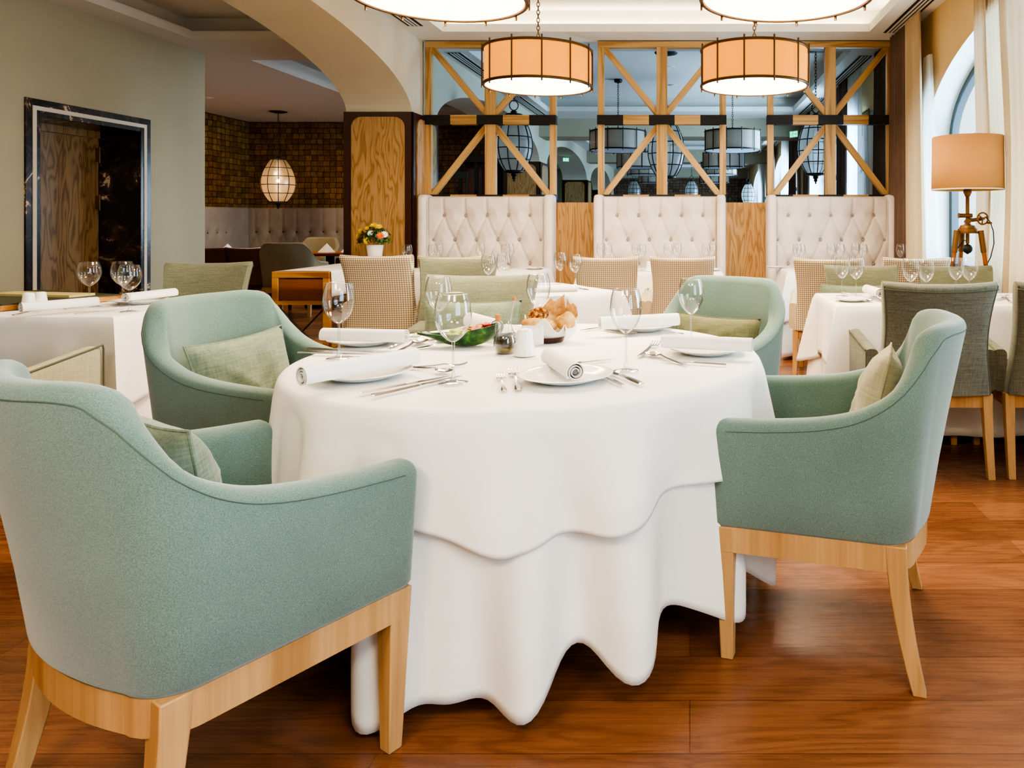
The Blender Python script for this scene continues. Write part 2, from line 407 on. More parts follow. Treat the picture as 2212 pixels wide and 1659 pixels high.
# arcade wall between the main room and the left aisle
def arch_wall(name, x0, x1, y0, y1, arches, mat, zt=3.0, sill=None, rev=None):
    """wall of thickness x0..x1 from y0 to y1 with elliptical openings (yc, a, z0, b, zbottom)"""
    g = G(); rv = G(); N = 40
    cuts = [y0]
    for (yc, a, z0, b, zb) in arches:
        g.box(x0, x1, cuts[-1], yc-a, 0, zt); cuts.append(yc+a)
        pts = [(yc-a*math.cos(PI*i/N), z0+b*math.sin(PI*i/N)) for i in range(N+1)]
        for (ya, za), (yb, zb2) in zip(pts[:-1], pts[1:]):
            for x in (x0, x1): g.add([(x, ya, za), (x, yb, zb2), (x, yb, zt), (x, ya, zt)], [(0,1,2,3)])
        pp = [(yc-a, zb)]+pts+[(yc+a, zb)]
        for (ya, za), (yb, zb2) in zip(pp[:-1], pp[1:]):
            e0, e1 = ((.004 if q < yc-a+.001 else -.004 if q > yc+a-.001 else 0) if rev else 0 for q in (ya, yb)); rv.add([(x0, ya+e0, za), (x1, ya+e0, za), (x1, yb+e1, zb2), (x0, yb+e1, zb2)], [(0,1,2,3)])
        if zb > 0: g.box(x0, x1, yc-a, yc+a, 0, zb)
    g.box(x0, x1, cuts[-1], y1, 0, zt)
    if not rev: g.v, g.f = G().add(g.v, g.f).add(rv.v, rv.f).v, G().add(g.v, g.f).add(rv.v, rv.f).f
    o = struct(g.build(name, mat, ang=30))
    if rev: struct(rv.build('trim_reveal', rev, ang=30), 'white plastered reveal of the arched windows')
    return o
arch_wall('wall_left_arcade', XA, XL, -5, 26.2, [(-1.62, 2.7, 2.22, .56, 0), (4.44, 2.7, 2.22, .56, 0), (10.52, 2.7, 2.22, .56, 0), (16.6, 2.7, 2.22, .56, 0), (22.6, 2.6, 2.22, .56, 0)], 'wall_cream')
WIN = [-1.6, 4.45, 10.5, 16.6, 22.6]
arch_wall('wall_right', XR, XR+.26, -5, 26.2, [(y, 2.12, 1.9, .8, .4) for y in WIN], 'wall_tan', rev='reveal_white')
struct(G().box(-8.2, 2.6, -5.2, -5, 0, 3.3).build('wall_front', 'wall_cream'))
struct(G().box(-8.2, 2.6, 26.2, 26.4, 0, 3.3).build('wall_far', 'wall_sage'))
struct(G().box(XL, XR, 26.1, 26.2, 0, 2.66).build('trim_far_blocks', 'far_blocks'), 'dark end-grain wood block cladding on the far end wall')
g = G().box(-5.45, -5.25, -5, 5.955, 0, 3).box(-5.45, -5.25, 7.076, 8.02, 0, 3).box(-5.45, -5.25, 5.955, 7.076, 2.056, 3).box(-8.2, -5.45, 7.9, 8.02, 0, 3)
struct(g.build('wall_left', 'wall_sage'))
struct(G().box(-8.2, -8.08, 8.02, 13.6, 0, 3).box(-8.2, XA+.1, 13.6, 13.75, 0, 3).build('wall_alcove', 'cork_blocks'), 'wall of end-grain cork blocks in the left alcove')
struct(G().box(-5.45, -5.25, 13.75, 26.2, 0, 3).build('wall_left_far', 'wall_sage'))
# ceiling beams at the pier lines beyond the screen
struct(G().box(XL, XR, 13.15, 13.85, 2.68, 3.0).box(XL, XR, 19.25, 19.9, 2.7, 3.0).build('trim_beam', 'wall_sage'), 'dropped ceiling beam beyond the timber screen')
# pier cladding
def pier(y0, y1, n, full=True):
    g = G().box(XA-.02, XL+.02, y0-.02, y0, 0, 2.24).box(XL, XL+.02, y0-.02, y1, 0, 2.24).box(XA-.02, XL+.02, y1, y1+.02, 0, 2.24)
    struct(g.build('trim_pier_%d' % n, 'dark_clad', bevel=.004), 'dark brown cladding of the arcade pier')
    def arch(w, h0, h1, r=.1):
        p = [(-w, h0), (w, h0)]
        p += [(w-r+r*math.cos(a), h1-r+r*math.sin(a)) for a in [PI/2*i/8 for i in range(9)]]
        p += [(-w+r+r*math.cos(a), h1-r+r*math.sin(a)) for a in [PI/2+PI/2*i/8 for i in range(9)]]
        return p
    g = G().prism(arch(.255, .12, 2.19), -.012, 0, Matrix.Translation(((XA+XL)/2, y0-.02, 0)))
    struct(g.build('trim_pier_panel_%d' % n, 'oak'), 'oak panel with rounded top corners on the arcade pier')
    g = G().prism(arch((y1-y0)/2-.07, .12, 2.19), -.012, 0, Matrix.Translation((XL+.02, (y0+y1)/2, 0)) @ Matrix.Rotation(PI/2, 4, 'Z'))
    struct(g.build('trim_pier_side_panel_%d' % n, 'oak'), 'oak side panel on the arcade pier')
pier(7.14, 7.82, 1); pier(13.22, 13.9, 2); pier(19.3, 19.98, 3); pier(1.1, 1.72, 4)
# low oak partition, glass
struct(G().box(XL+.03, XR, YB-.02, YB+.08, 0, 1.375).build('wall_back', 'oak', bevel=.004), 'low oak partition below the glass screen')
fx = [(-2.654, -1.341), (-.922, .363), (.778, 2.039)]
spans = [fx[0], (-1.341, -.922), fx[1], (.363, .778), fx[2]]
for i, (a, b) in enumerate(spans):
    o = struct(G().box(a+.004, b-.004, YB+.045, YB+.053, 1.375, 3.0).build('window_%d' % (i+1), 'pane_glass'), 'tinted glass pane of the screen')
# timber screens
for k, (a, b) in enumerate(fx):
    where = ('above the left booth beside the arch pier', 'above the middle booth', 'above the right booth beside the curtain')[k]
    t = thing('timber_screen', 'honey oak cross-braced timber screen '+where, 'screen', (0, YB, 0), 0, 'timber screens over the booths')
    c = (a+b)/2; zt, zb, m0, m1 = 2.99, 1.44, 2.155, 2.248
    G().box(a, a+.063, -.03, .03, zb, zt-.06).build('post', 'oak_frame', t, bevel=.003)
    G().box(b-.063, b, -.03, .03, zb, zt-.06).build('post', 'oak_frame', t, bevel=.003)
    G().box(c-.054, c+.054, -.04, .03, zb, zt-.06).build('post', 'oak_frame', t, bevel=.003)
    G().box(a, b, -.035, .035, zt-.062, zt).build('top_rail', 'oak_frame_x', t, bevel=.003)
    w = (b-a)/5
    for i in range(5):
        for (z0, z1, nm) in ((m0, m1, 'band'), (1.405, 1.452, 'sill')):
            g = G().box(a+w*i-(.004 if i == 0 else 0), a+w*(i+1)+(.004 if i == 4 else 0), -.055, .04, z0, z1)
            if i % 2 == 0:
                for rx in (.15, .5, .85):
                    for rz in (.2, .8): g.ball((a+w*(i+rx), -.055, lerp(z0, z1, rz)), .005, 6, 4)
                g.build(nm+'_plate', 'black_steel', t)
            else: g.build(nm+'_block', 'oak_frame_x', t)
    for (x0, z0, x1, z1) in ((a+.063, zt-.062, c-.03, m1), (b-.063, zt-.062, c+.03, m1), (c-.03, m0, a+.063, zb), (c+.03, m0, b-.063, zb)):
        d = Vector((x1-x0, 0, z1-z0)); L = d.length; ang = math.atan2(d.x, d.z)
        g = G().box(-.031, .031, -.022, .022, .0, L)
        g.build('brace', 'oak_frame', t, loc=(x0, 0, z0), rot=(0, ang, 0), bevel=.002)
# marble doorway in the left wall
t = bpy.data.objects.new('door_1', None); COL.objects.link(t); t.location = (-5.25, 6.515, 0); struct(t, 'oak door in a dark veined marble surround with a pale inlay')
def dframe(y, x, z, w):  # U-shaped surround of half width y..y+w
    return G().box(-.01, x, -y-w, -y, 0, z+w).box(-.01, x, y, y+w, 0, z+w).box(-.01, x, -y, y, z, z+w)
dframe(.545, .018, 2.04, .13).build('marble_frame', 'dark_marble', t, bevel=.003)
dframe(.585, .023, 2.08, .034).build('pale_inlay', 'stone_pale', t)
G().box(-.4, -.005, .545, .56, 0, 2.04).box(-.4, -.005, -.56, -.545, 0, 2.04).box(-.4, -.005, -.545, .545, 2.04, 2.055).build('marble_reveal', 'dark_marble', t)
lf = G().box(-.42, -.38, -.54, .54, 0, 1.97).build('door_leaf', 'door_oak', t, bevel=.003)
G().box(-.42, -.37, -.545, .545, 1.975, 2.04).build('door_head', 'door_oak', t)
for z in (.3, 1.3, 1.75): G().box(-.382, -.368, .5, .53, z, z+.13).tube([(-.365, .53, z-.01), (-.365, .53, z+.14)], .008).build('hinge', 'aged_brass', lf)
# windows of the right wall
for i, yc in enumerate(WIN):
    n = 6+i
    t = bpy.data.objects.new('window_%d' % n, None); COL.objects.link(t); struct(t, 'arched window with slim dark frame')
    a, z0, b, zb = 2.12, 1.9, .8, .4; X = XR+.2; w = .07
    pts = [(yc-a*math.cos(PI*k/32), z0+b*math.sin(PI*k/32)) for k in range(33)]
    out = [(yc-a, zb)]+pts+[(yc+a, zb)]
    inn = [(yc-a+w, zb)]+[(yc-(a-w)*math.cos(PI*k/32), z0+(b-w)*math.sin(PI*k/32)) for k in range(33)]+[(yc+a-w, zb)]
    rings = [[(X, o[0], o[1]), (X+.06, o[0], o[1]), (X+.06, q[0], q[1]), (X, q[0], q[1])] for o, q in zip(out, inn)]
    g = G().loft(rings).box(X, X+.06, yc-a, yc+a, zb, zb+.42).box(X-.01, X+.06, yc-a+.02, yc+a-.02, 1.82, 1.9)
    for y in (-.72, .72): g.box(X, X+.06, yc+y-.035, yc+y+.035, zb, z0+.66)
    g.build('window_frame', 'window_frame', t)
    g = G()
    for k in range(32):
        (y1, za), (y2, zb2) = pts[k], pts[k+1]
        g.add([(X+.03, y1, zb), (X+.03, y2, zb), (X+.03, y2, zb2), (X+.03, y1, za)], [(0,1,2,3)])
    g.build('pane', 'window_glass', t)
# baseboard
struct(G().box(XR-.02, XR, -5, 26, 0, .1).build('baseboard_right', 'black_base'))
struct(G().box(-5.25, -5.235, -5, 5.82, 0, .12).box(-5.25, -5.235, 7.22, 8.02, 0, .12).build('baseboard_left', 'black_base'))
# ceiling vents
def vent(x, y0, y1, label, w=.07):
    t = thing('ceiling_vent', label, 'vent', (x, (y0+y1)/2, 3.0), 0, 'linear ceiling vents'); L = (y1-y0)/2
    G().box(-w-.012, w+.012, -L-.012, L+.012, -.006, -.001).build('frame', 'vent_white', t)
    G().box(-w, w, -L, L, -.0085, -.006).build('slot', 'vent_dark', t)
    g = G()
    for k in range(3): x_ = -w+2*w*(k+1)/4; g.box(x_-.0085, x_+.0085, -L, L, -.013, -.0085)
    g.build('slat', 'vent_white', t)
vent(-2.535, 3.6, 6.85, 'linear slot vent in the ceiling above the left arch wall')
vent(1.925, 3.2, 7.1, 'linear slot vent in the ceiling beside the right curtains')
vent(-2.535, 7.95, 10.1, 'slot vent behind the left timber screen, nearest the glass')
vent(-2.535, 10.8, 12.8, 'slot vent seen through the left screen above its lantern')
vent(1.925, 8.1, 9.9, 'slot vent behind the right timber screen, nearest the glass')
vent(1.925, 10.9, 12.7, 'slot vent beyond the glass under the black band of the right screen')
vent(1.925, 14.4, 16.2, 'slot vent beyond the far beam beside the green exit sign')
vent(1.925, 16.9, 18.7, 'farthest slot vent on the window side beyond the glass')
# small ceiling fittings
def disc(x, y, z, r, nm, label, cat, mat='vent_white'):
    t = thing(nm, label, cat, (x, y, z))
    G().lathe([(0, -.012), (r, -.01), (r, 0)], 20).build('rim', mat, t)
    G().lathe([(0, -.016), (r*.6, -.015), (r*.6, -.01)], 16).build('lens', 'vent_dark' if cat == 'light' else 'trim_white', t)
p = PY(451, 12, 6.21); disc(p.x, 6.21, 3.24, .05, 'downlight', 'small round recessed downlight in the left aisle ceiling', 'light')
p = PY(449, 211, 10.9); disc(p.x, 10.9, 3.0, .07, 'smoke_detector', 'white smoke detector on the alcove ceiling near the sage wall corner', 'detector')
p = PY(1455, 205, 12.0)
disc(-.26, 11.2, 3.24, .07, 'smoke_detector', 'white smoke detector beyond the glass near the middle screen post', 'detector')
disc(-.3, 9.9, 3.24, .1, 'ceiling_speaker', 'flat round ceiling speaker beyond the glass near the middle lantern', 'speaker')
# curtains
def wavy(g, x, yt, yb, z0, z1, n, amp, seed, nu=None):
    rnd = random.Random(seed); ph = [rnd.uniform(0, 6) for _ in range(4)]
    def f(u, v):
        y = lerp(lerp(yb[0], yb[1], u), lerp(yt[0], yt[1], u), v**.8)
        q = math.sin(2*PI*n*u+ph[0]+.5*math.sin(2*PI*u*2+ph[1]))+.35*math.sin(2*PI*n*2.3*u+ph[2])
        z = lerp(z0, z1, v)
        push = .05*math.exp(-((y-5.0)/.4)**2)*math.exp(-((z-1.5)/.8)**2) if 2.02 < x < 2.1 else 0
        return (x+push+amp*(.45+.55*(1-v))*q*.7, y, z)
    return g.grid(f, nu or int(n*12), 24)
def curtain(label, parts, name='window_curtain', group=None, cat='curtain', loc=(0,0,0)):
    t = thing(name, label, cat, loc, 0, group)
    for k, (nm, mat, args) in enumerate(parts): wavy(G(), *args).build(nm, mat, t)
    return t
curtain('dark brown drape at the right end of the booth wall', [('panel', 'curtain_brown', (1.98, (6.72, 7.3), (6.6, 7.36), .03, 2.99, 7, .05, 1))])
curtain('narrow beige sheer curtain gathered beside the brown drape', [('panel', 'sheer_beige', (1.965, (6.32, 6.72), (6.12, 6.6), .03, 2.99, 5, .05, 2)), ('inner_panel', 'sheer_white', (2.03, (6.24, 6.44), (5.9, 6.38), .03, 2.6, 4, .035, 3))])
curtain('wide beige sheer curtain hanging behind the tripod lamp', [('panel', 'sheer_beige', (2.045, (3.2, 4.95), (3.2, 4.88), .03, 2.99, 13, .045, 4)), ('panel', 'sheer_beige', (2.05, (5.14, 5.35), (5.14, 5.35), .03, 2.99, 3, .02, 5)), ('inner_panel', 'sheer_mid', (2.07, (4.86, 5.2), (4.72, 5.2), .03, 2.99, 6, .02, 6))])
gname = 'curtains beyond the glass screen'
curtain('dark drape just beyond the glass at the right screen edge', [('panel', 'curtain_brown', (2.0, (7.62, 8.0), (7.62, 8.06), .03, 2.99, 5, .05, 7))], group=gname)
curtain('grey-white curtain pair right of the centre post of the right screen', [('panel', 'sheer_white', (2.0, (8.7, 9.35), (8.7, 9.35), .03, 2.99, 6, .05, 8)), ('dark_panel', 'curtain_brown', (2.0, (9.35, 10.1), (9.35, 10.1), .03, 2.99, 6, .05, 9))], group=gname)
curtain('curtain pair behind the right lantern on the window wall', [('panel', 'sheer_white', (2.0, (11.6, 12.3), (11.5, 12.3), .03, 2.99, 6, .05, 10)), ('dark_panel', 'curtain_brown', (2.0, (12.3, 13.0), (12.3, 13.0), .03, 2.99, 6, .05, 11))], group=gname)
curtain('curtain pair past the first far beam left of the right lantern', [('dark_panel', 'curtain_brown', (2.0, (14.0, 14.9), (14.0, 14.9), .03, 2.99, 6, .05, 12)), ('panel', 'sheer_white', (2.0, (14.9, 16.1), (14.9, 16.1), .03, 2.99, 7, .05, 13))], group=gname)
curtain('farthest curtain pair on the window wall beyond the glass', [('dark_panel', 'curtain_brown', (2.0, (17.6, 18.6), (17.6, 18.6), .03, 2.99, 6, .05, 14)), ('panel', 'sheer_white', (2.0, (19.9, 21.5), (19.9, 21.5), .03, 2.99, 7, .05, 15))], group=gname)
# pale oak panel on the window-wall pier beyond the glass
t = thing('wall_panel', 'pale oak panel with olive leather corner beyond the right screen', 'panel', (2.08, 8.48, 0))
G().box(-.02, .015, -.36, .36, .1, 2.42).build('backing', 'dark_clad', t)
pl = [(-.3, .12), (.3, .12), (.3, 2.08)]+[(.3-.25+.25*math.cos(PI/2*k/8), 2.08+.25*math.sin(PI/2*k/8)) for k in range(9)]+[(-.3, 2.33)]
G().prism(pl, -.012, 0, Matrix.Translation((-.02, 0, 0)) @ Matrix.Rotation(-PI/2, 4, 'Z')).build('panel_face', 'pale_oak', t)
g = G().box(-.028, -.018, .02, .34, 2.2, 2.48)
for k in range(9): g.ball((-.03, .04+.035*k, 2.46), .006, 6, 4); g.ball((-.03, .325, 2.2+.03*k), .006, 6, 4)
g.build('leather_corner', 'olive_leather', t)
# exit signs and dark shelving beyond the glass
def exit_sign(p, rz, label, mat, sc):
    t = thing('exit_sign', label, 'sign', p, rz, None, sc)
    G().box(-.17, .17, -.03, 0, -.1, .1).build('panel', 'exit_white', t, bevel=.004)
    G().box(-.15, .15, -.034, -.03, -.08, .08).build('sign_face', mat, t)
    # running figure and arrow
    g = G().ball((-.02, -.036, .05), .016, 8, 6).tube([(-.02, -.036, .03), (-.05, -.036, -.02), (-.09, -.036, -.03)], .008, 6).tube([(-.05, -.036, -.02), (-.02, -.036, -.03), (-.03, -.036, -.065)], .008, 6).tube([(-.06, -.036, .015), (-.03, -.036, .025), (.01, -.036, .0)], .007, 6)
    g.box(.03, .09, -.038, -.034, -.01, .01).prism([(.09, -.03), (.13, 0), (.09, .03)], -.038, -.034)
    g.build('pictogram', 'exit_white', t)
exit_sign(PY(1222, 345, 17.8), .5, 'small green running-man exit sign beyond the left screen', 'exit_green', .45)
exit_sign(PY(1716, 290, 13.05), -.9, 'green and white exit sign hung under the far beam', 'exit_green', .6)
t = thing('display_cabinet', 'tall black cabinet frame seen through the left screen', 'cabinet', (-3.72, 13.15, 0))
for x in (-.3, -.02, .28):
    G().box(x-.03, x+.03, -.2, -.14, 0, 2.2).build('upright', 'black_steel', t)
G().box(-.36, .34, -.24, .2, 2.2, 2.34).build('cornice', 'black_steel', t, bevel=.01)
G().box(-.3, .28, .1, .14, 0, 2.2).build('back_panel', 'leather_brown', t)
for z in (.4, .9, 1.4): G().box(-.3, .28, -.18, .12, z, z+.03).build('shelf', 'black_steel', t)
t = thing('low_screen', 'low black framed glass screen seen through the left timber screen', 'screen', (-4.02, 12.3, 0))
G().box(-.3, .33, -.03, .03, 1.88, 2.0).build('top_rail', 'black_steel', t)
for x in (-.28, -.08, .12, .31): G().box(x-.012, x+.012, -.012, .012, 0, 1.88).build('upright', 'black_steel', t)
G().box(-.3, .33, -.02, .02, 0, 1.1).build('lower_panel', 'black_steel', t)
# rug
tag(G().box(-5.0, -3.45, 2.2, 7.2, 0, .012).build('rug', 'rug_grey'), 'grey patterned rug running along the left aisle', 'rug')
# ------------------------------------------------------------------ booths
def tuft(g, w, z0, z1, rows, sp, y0, n0, nu, nv, depth=.05):
    """front surface of a tufted back facing -y; rows: button heights; returns buttons"""
    bt = []
    for r, z in enumerate(rows):
        m = n0+(r % 2)
        for i in range(m):
            x = (i-(m-1)/2)*sp
            if abs(x) < w-.02: bt.append((x, z, r))
    seg = []
    for (x, z, r) in bt:
        if r == 0: seg.append((x, z, x, z1+.05, .8))
        for (x2, z2, r2) in bt:
            if r2 == r+1 and abs(x2-x) < sp*.6: seg.append((x, z, x2, z2, .55))
    def ds(px, pz, s):
        ax, az, bx, bz, k = s; dx, dz = bx-ax, bz-az
        t = max(0, min(1, ((px-ax)*dx+(pz-az)*dz)/(dx*dx+dz*dz))); return math.hypot(px-ax-dx*t, pz-az-dz*t)
    def f(u, v):
        x = lerp(-w, w, u); z = lerp(z0, z1, v)
        d = depth
        if bt:
            m = min(math.hypot(x-b[0], z-b[1]) for b in bt); d *= min(1, (m/.1))**.55
        for s in seg:
            q = ds(x, z, s)
            if q < .05: d -= .02*s[4]*math.exp(-(q/.011)**2)
        e = min(1, (z1-z)/.035); d *= math.sqrt(max(0, 1-(1-e)**2)) if e < 1 else 1
        e = min(1, (w-abs(x))/.03); d *= .5+.5*math.sqrt(max(0, 1-(1-e)**2))
        return (x, y0-d, z)
    g.grid(f, nu, nv); return bt
for k, (a, b) in enumerate([(-2.645, -1.33), (-.935, .35), (.755, 2.015)]):
    c = (a+b)/2; w = (b-a)/2
    t = thing('booth_bench', ('cream button-tufted booth bench beside the arch pier', 'cream button-tufted booth bench in the middle of the back wall', 'cream button-tufted booth bench beside the window curtain')[k], 'booth', (c, 7.25, 0), 0, 'tufted booth benches')
    G().box(-w+.02, w-.02, .03, .17, .05, 1.42).build('back_shell', 'booth_cream', t, bevel=.02, seg=3)
    g = G(); bt = tuft(g, w-.085, .45, 1.43, [1.245, 1.005, .77, .53], .21, .02, 5, 116, 84)
    bk = g.build('tufted_back', 'booth_cream', t, ang=180)
    for (x, z, r) in bt: G().ball((x, .012, z), .013, 10, 6, (1, .6, 1)).build('button', 'banquette_grey', bk)
    for s in (-1, 1):
        g = G(); pr = rrect(.045, .13, .04, 5)
        g.loft([[(s*(w-.045)+x*q, .04+y*q, z) for x, y in pr] for z, q in ((.05, 1), (1.4, 1), (1.425, .93), (1.44, .8), (1.447, .5))])
        g.build('wing', 'booth_cream', t)
        g = G().tube([(s*(w-.088), -.06, .47), (s*(w-.088), -.06, 1.38), (s*(w-.075), -.03, 1.43)], .004, 6).build('piping', 'banquette_grey', t)
    G().box(-w+.09, w-.09, -.30, .02, .3, .47).build('seat', 'booth_cream', t, bevel=.03, seg=3)
    G().box(-w+.03, w-.03, -.27, .16, 0, .3).build('base', 'booth_cream', t)
# alcove banquettes
t = thing('banquette', 'long grey tufted banquette below the cork block wall', 'banquette', (-6.18, 13.5, 0))
g = G(); bt = tuft(g, 1.87, .45, 1.42, [.98, .62], .245, 0, 17, 150, 40, .045); bk = g.build('tufted_back', 'banquette_grey', t, ang=180)
for (x, z, r) in bt: G().ball((x, -.01, z), .014, 8, 5).build('button', 'dark_clad', bk)
G().box(-1.87, 1.87, 0, .1, 0, 1.41).build('back_shell', 'banquette_grey', t, bevel=.015); G().box(-1.36, 1.87, -.5, 0, .1, .46).build('seat', 'banquette_grey', t, bevel=.03, seg=3)
t = thing('banquette', 'grey tufted banquette along the side of the alcove beside the sage wall', 'banquette', (-8.06, 10.85, 0), PI/2)
g = G(); bt = tuft(g, 2.6, .45, 1.42, [.98, .62], .245, -.03, 17, 150, 40, .045); bk = g.build('tufted_back', 'banquette_grey', t, ang=180)
for (x, z, r) in bt: G().ball((x, -.04, z), .014, 8, 5).build('button', 'dark_clad', bk)
G().box(-2.62, 2.6, -.03, .0, 0, 1.41).build('back_shell', 'banquette_grey', t); G().box(-2.62, 2.2, -.5, -.03, .1, .46).build('seat', 'banquette_grey', t, bevel=.03, seg=3)
# ------------------------------------------------------------------ chairs
def path_u(w, yf, yr, r, bulge, n=70):
    pts = []
    for i in range(200): pts.append((-w, lerp(yf, yr+r, i/200)))
    for i in range(60):
        a = PI+PI/2*i/60; pts.append((-w+r+r*math.cos(a), yr+r+r*math.sin(a)))
    for i in range(201):
        x = lerp(-w+r, w-r, i/200); pts.append((x, yr-bulge*(1-(x/(w-r))**2)))
    pts += [(-x, y) for x, y in reversed(pts[:260])]
    L = [0]
    for p, q in zip(pts[:-1], pts[1:]): L.append(L[-1]+math.hypot(q[0]-p[0], q[1]-p[1]))
    out = []; k = 0
    for i in range(n+1):
        s = L[-1]*i/n
        while k < len(L)-2 and L[k+1] < s: k += 1
        f = (s-L[k])/max(1e-9, L[k+1]-L[k]); out.append((lerp(pts[k][0], pts[k+1][0], f), lerp(pts[k][1], pts[k+1][1], f), s))
    return out, L[-1]
def leg(g, x, y, zt, s0, s1, dx=0, dy=0, curve=0):
    rings = []
    for i in range(7):
        q = i/6; h = lerp(s0, s1, q)/2; cx = x+dx*(q**(1+curve)); cy = y+dy*(q**(1+curve)); z = zt*(1-q)
        rings.append([(cx-h, cy-h, z), (cx+h, cy-h, z), (cx+h, cy+h, z), (cx-h, cy+h, z)])
    return g.loft(rings)
HC = [(-.1, .66), (0, .66), (.2, .675), (.31, .698), (.38, .733), (.42, .772), (.46, .85), (.495, .906), (.54, .922), (.62, .922), (2, .922)]
def hcurve(q):
    for i in range(1, len(HC)-2):
        if HC[i][0] <= q <= HC[i+1][0]:
            (x0, y0), (x1, y1), (x2, y2), (x3, y3) = HC[i-1:i+3]; h = x2-x1; t = (q-x1)/h
            m1 = (y2-y0)/(x2-x0)*h; m2 = (y3-y1)/(x3-x1)*h
            return (2*t**3-3*t*t+1)*y1+(t**3-2*t*t+t)*m1+(-2*t**3+3*t*t)*y2+(t**3-t*t)*m2
    return .922
def make_tub(label, loc, rz, group, fab='felt_sage', legm='chair_wood'):
    t = thing('tub_armchair', label, 'armchair', loc, rz, group)
    w, yf, yr, th = .262, .27, -.2, .037; ZB = .365
    P, L = path_u(w, yf, yr, .06, .035, 96)
    def height(s):
        q = min(s, L-s); return hcurve(q)
    def lean(x, y, z, s):
        q = min(s, L-s); k = max(0, (z-ZB)/.56)
        return (x+(1 if x > 0 else -1)*.05*k*min(1, abs(x)/.2)*(1-.6*sm(.3, .6, q)), y-(.05+.055*max(0, 1-(x/.25)**2))*k**1.15*sm(.12, .48, q), z)
    stations = []
    for i, (x, y, s) in enumerate(P):
        a = P[max(0, i-1)]; b = P[min(len(P)-1, i+1)]; d = Vector((b[0]-a[0], b[1]-a[1])).normalized()
        stations.append((x, y, s, Vector((d.y, -d.x))*-1 if False else Vector((d.y, -d.x))))
    rings = []; seam = []; seam2 = []
    def ring(x, y, s, n, kt, kh, push=0):
        zt = height(s); zt = zt-(1-kh)*.05; tt = th*kt; r = .03*kt; pts = []
        prof = [(-tt, ZB), (-tt, lerp(ZB, zt, .3)), (-tt, lerp(ZB, zt, .6)), (-tt, zt-r)]
        prof += [(-tt+r-r*math.cos(PI/2*k/4), zt-r+r*math.sin(PI/2*k/4)) for k in range(1, 5)]
        prof += [(tt-r+r*math.sin(PI/2*k/4), zt-r+r*math.cos(PI/2*k/4)) for k in range(0, 5)]
        prof += [(tt, lerp(ZB, zt, .6)), (tt, lerp(ZB, zt, .3)), (tt, ZB+.015), (tt-.012, ZB)]
        for o, z in prof: pts.append(lean(x+n.x*o, y+n.y*o+push, z, s))
        return pts
    x, y, s, n = stations[0]
    for q in (0, .25, .5, .8): rings.append(ring(x, y+.03*(1-q)**1.0, 0, n, .35+.65*math.sqrt(1-(1-q)**2), .1+.9*math.sqrt(1-(1-q)**2)))
    for (x, y, s, n) in stations: rings.append(ring(x, y, s, n, 1, 1))
    x, y, s, n = stations[-1]
    for q in (.8, .5, .25, 0): rings.append(ring(x, y+.03*(1-q), s, n, .35+.65*math.sqrt(1-(1-q)**2), .1+.9*math.sqrt(1-(1-q)**2)))
    for (x, y, s, n) in stations[1:-1]:
        zt = height(s); seam.append(lean(x+n.x*(-1)*(-th), y+n.y*th, zt-.026, s))
    sh = G().loft(rings).build('shell', fab, t, ang=70)
    G().tube(seam, .0013, 5).build('seam', 'seam_dark', sh)
    G().box(-.235, .235, -.18, .285, ZB, .475).build('seat', fab, t, bevel=.035, seg=4, ang=60)
    g = G(); pr = []
    for (x, y, s, n) in stations:
        pr.append([(x+n.x*o, y+n.y*o, z) for o, z in ((.03, .3), (.03, ZB+.003), (-.005, ZB+.003), (-.005, .3))])
    g.loft(pr).box(-.25, .25, .245, .275, .3, ZB+.003); g.build('frame', legm, t)
    for sx in (-1, 1):
        leg(G(), sx*.267, .268, ZB+.002, .054, .034, -sx*.006, -.004).build('leg', legm, t, bevel=.003)
        leg(G(), sx*.264, -.182, ZB+.002, .054, .034, sx*.02, -.058, .7).build('leg', legm, t, bevel=.003)
    return t
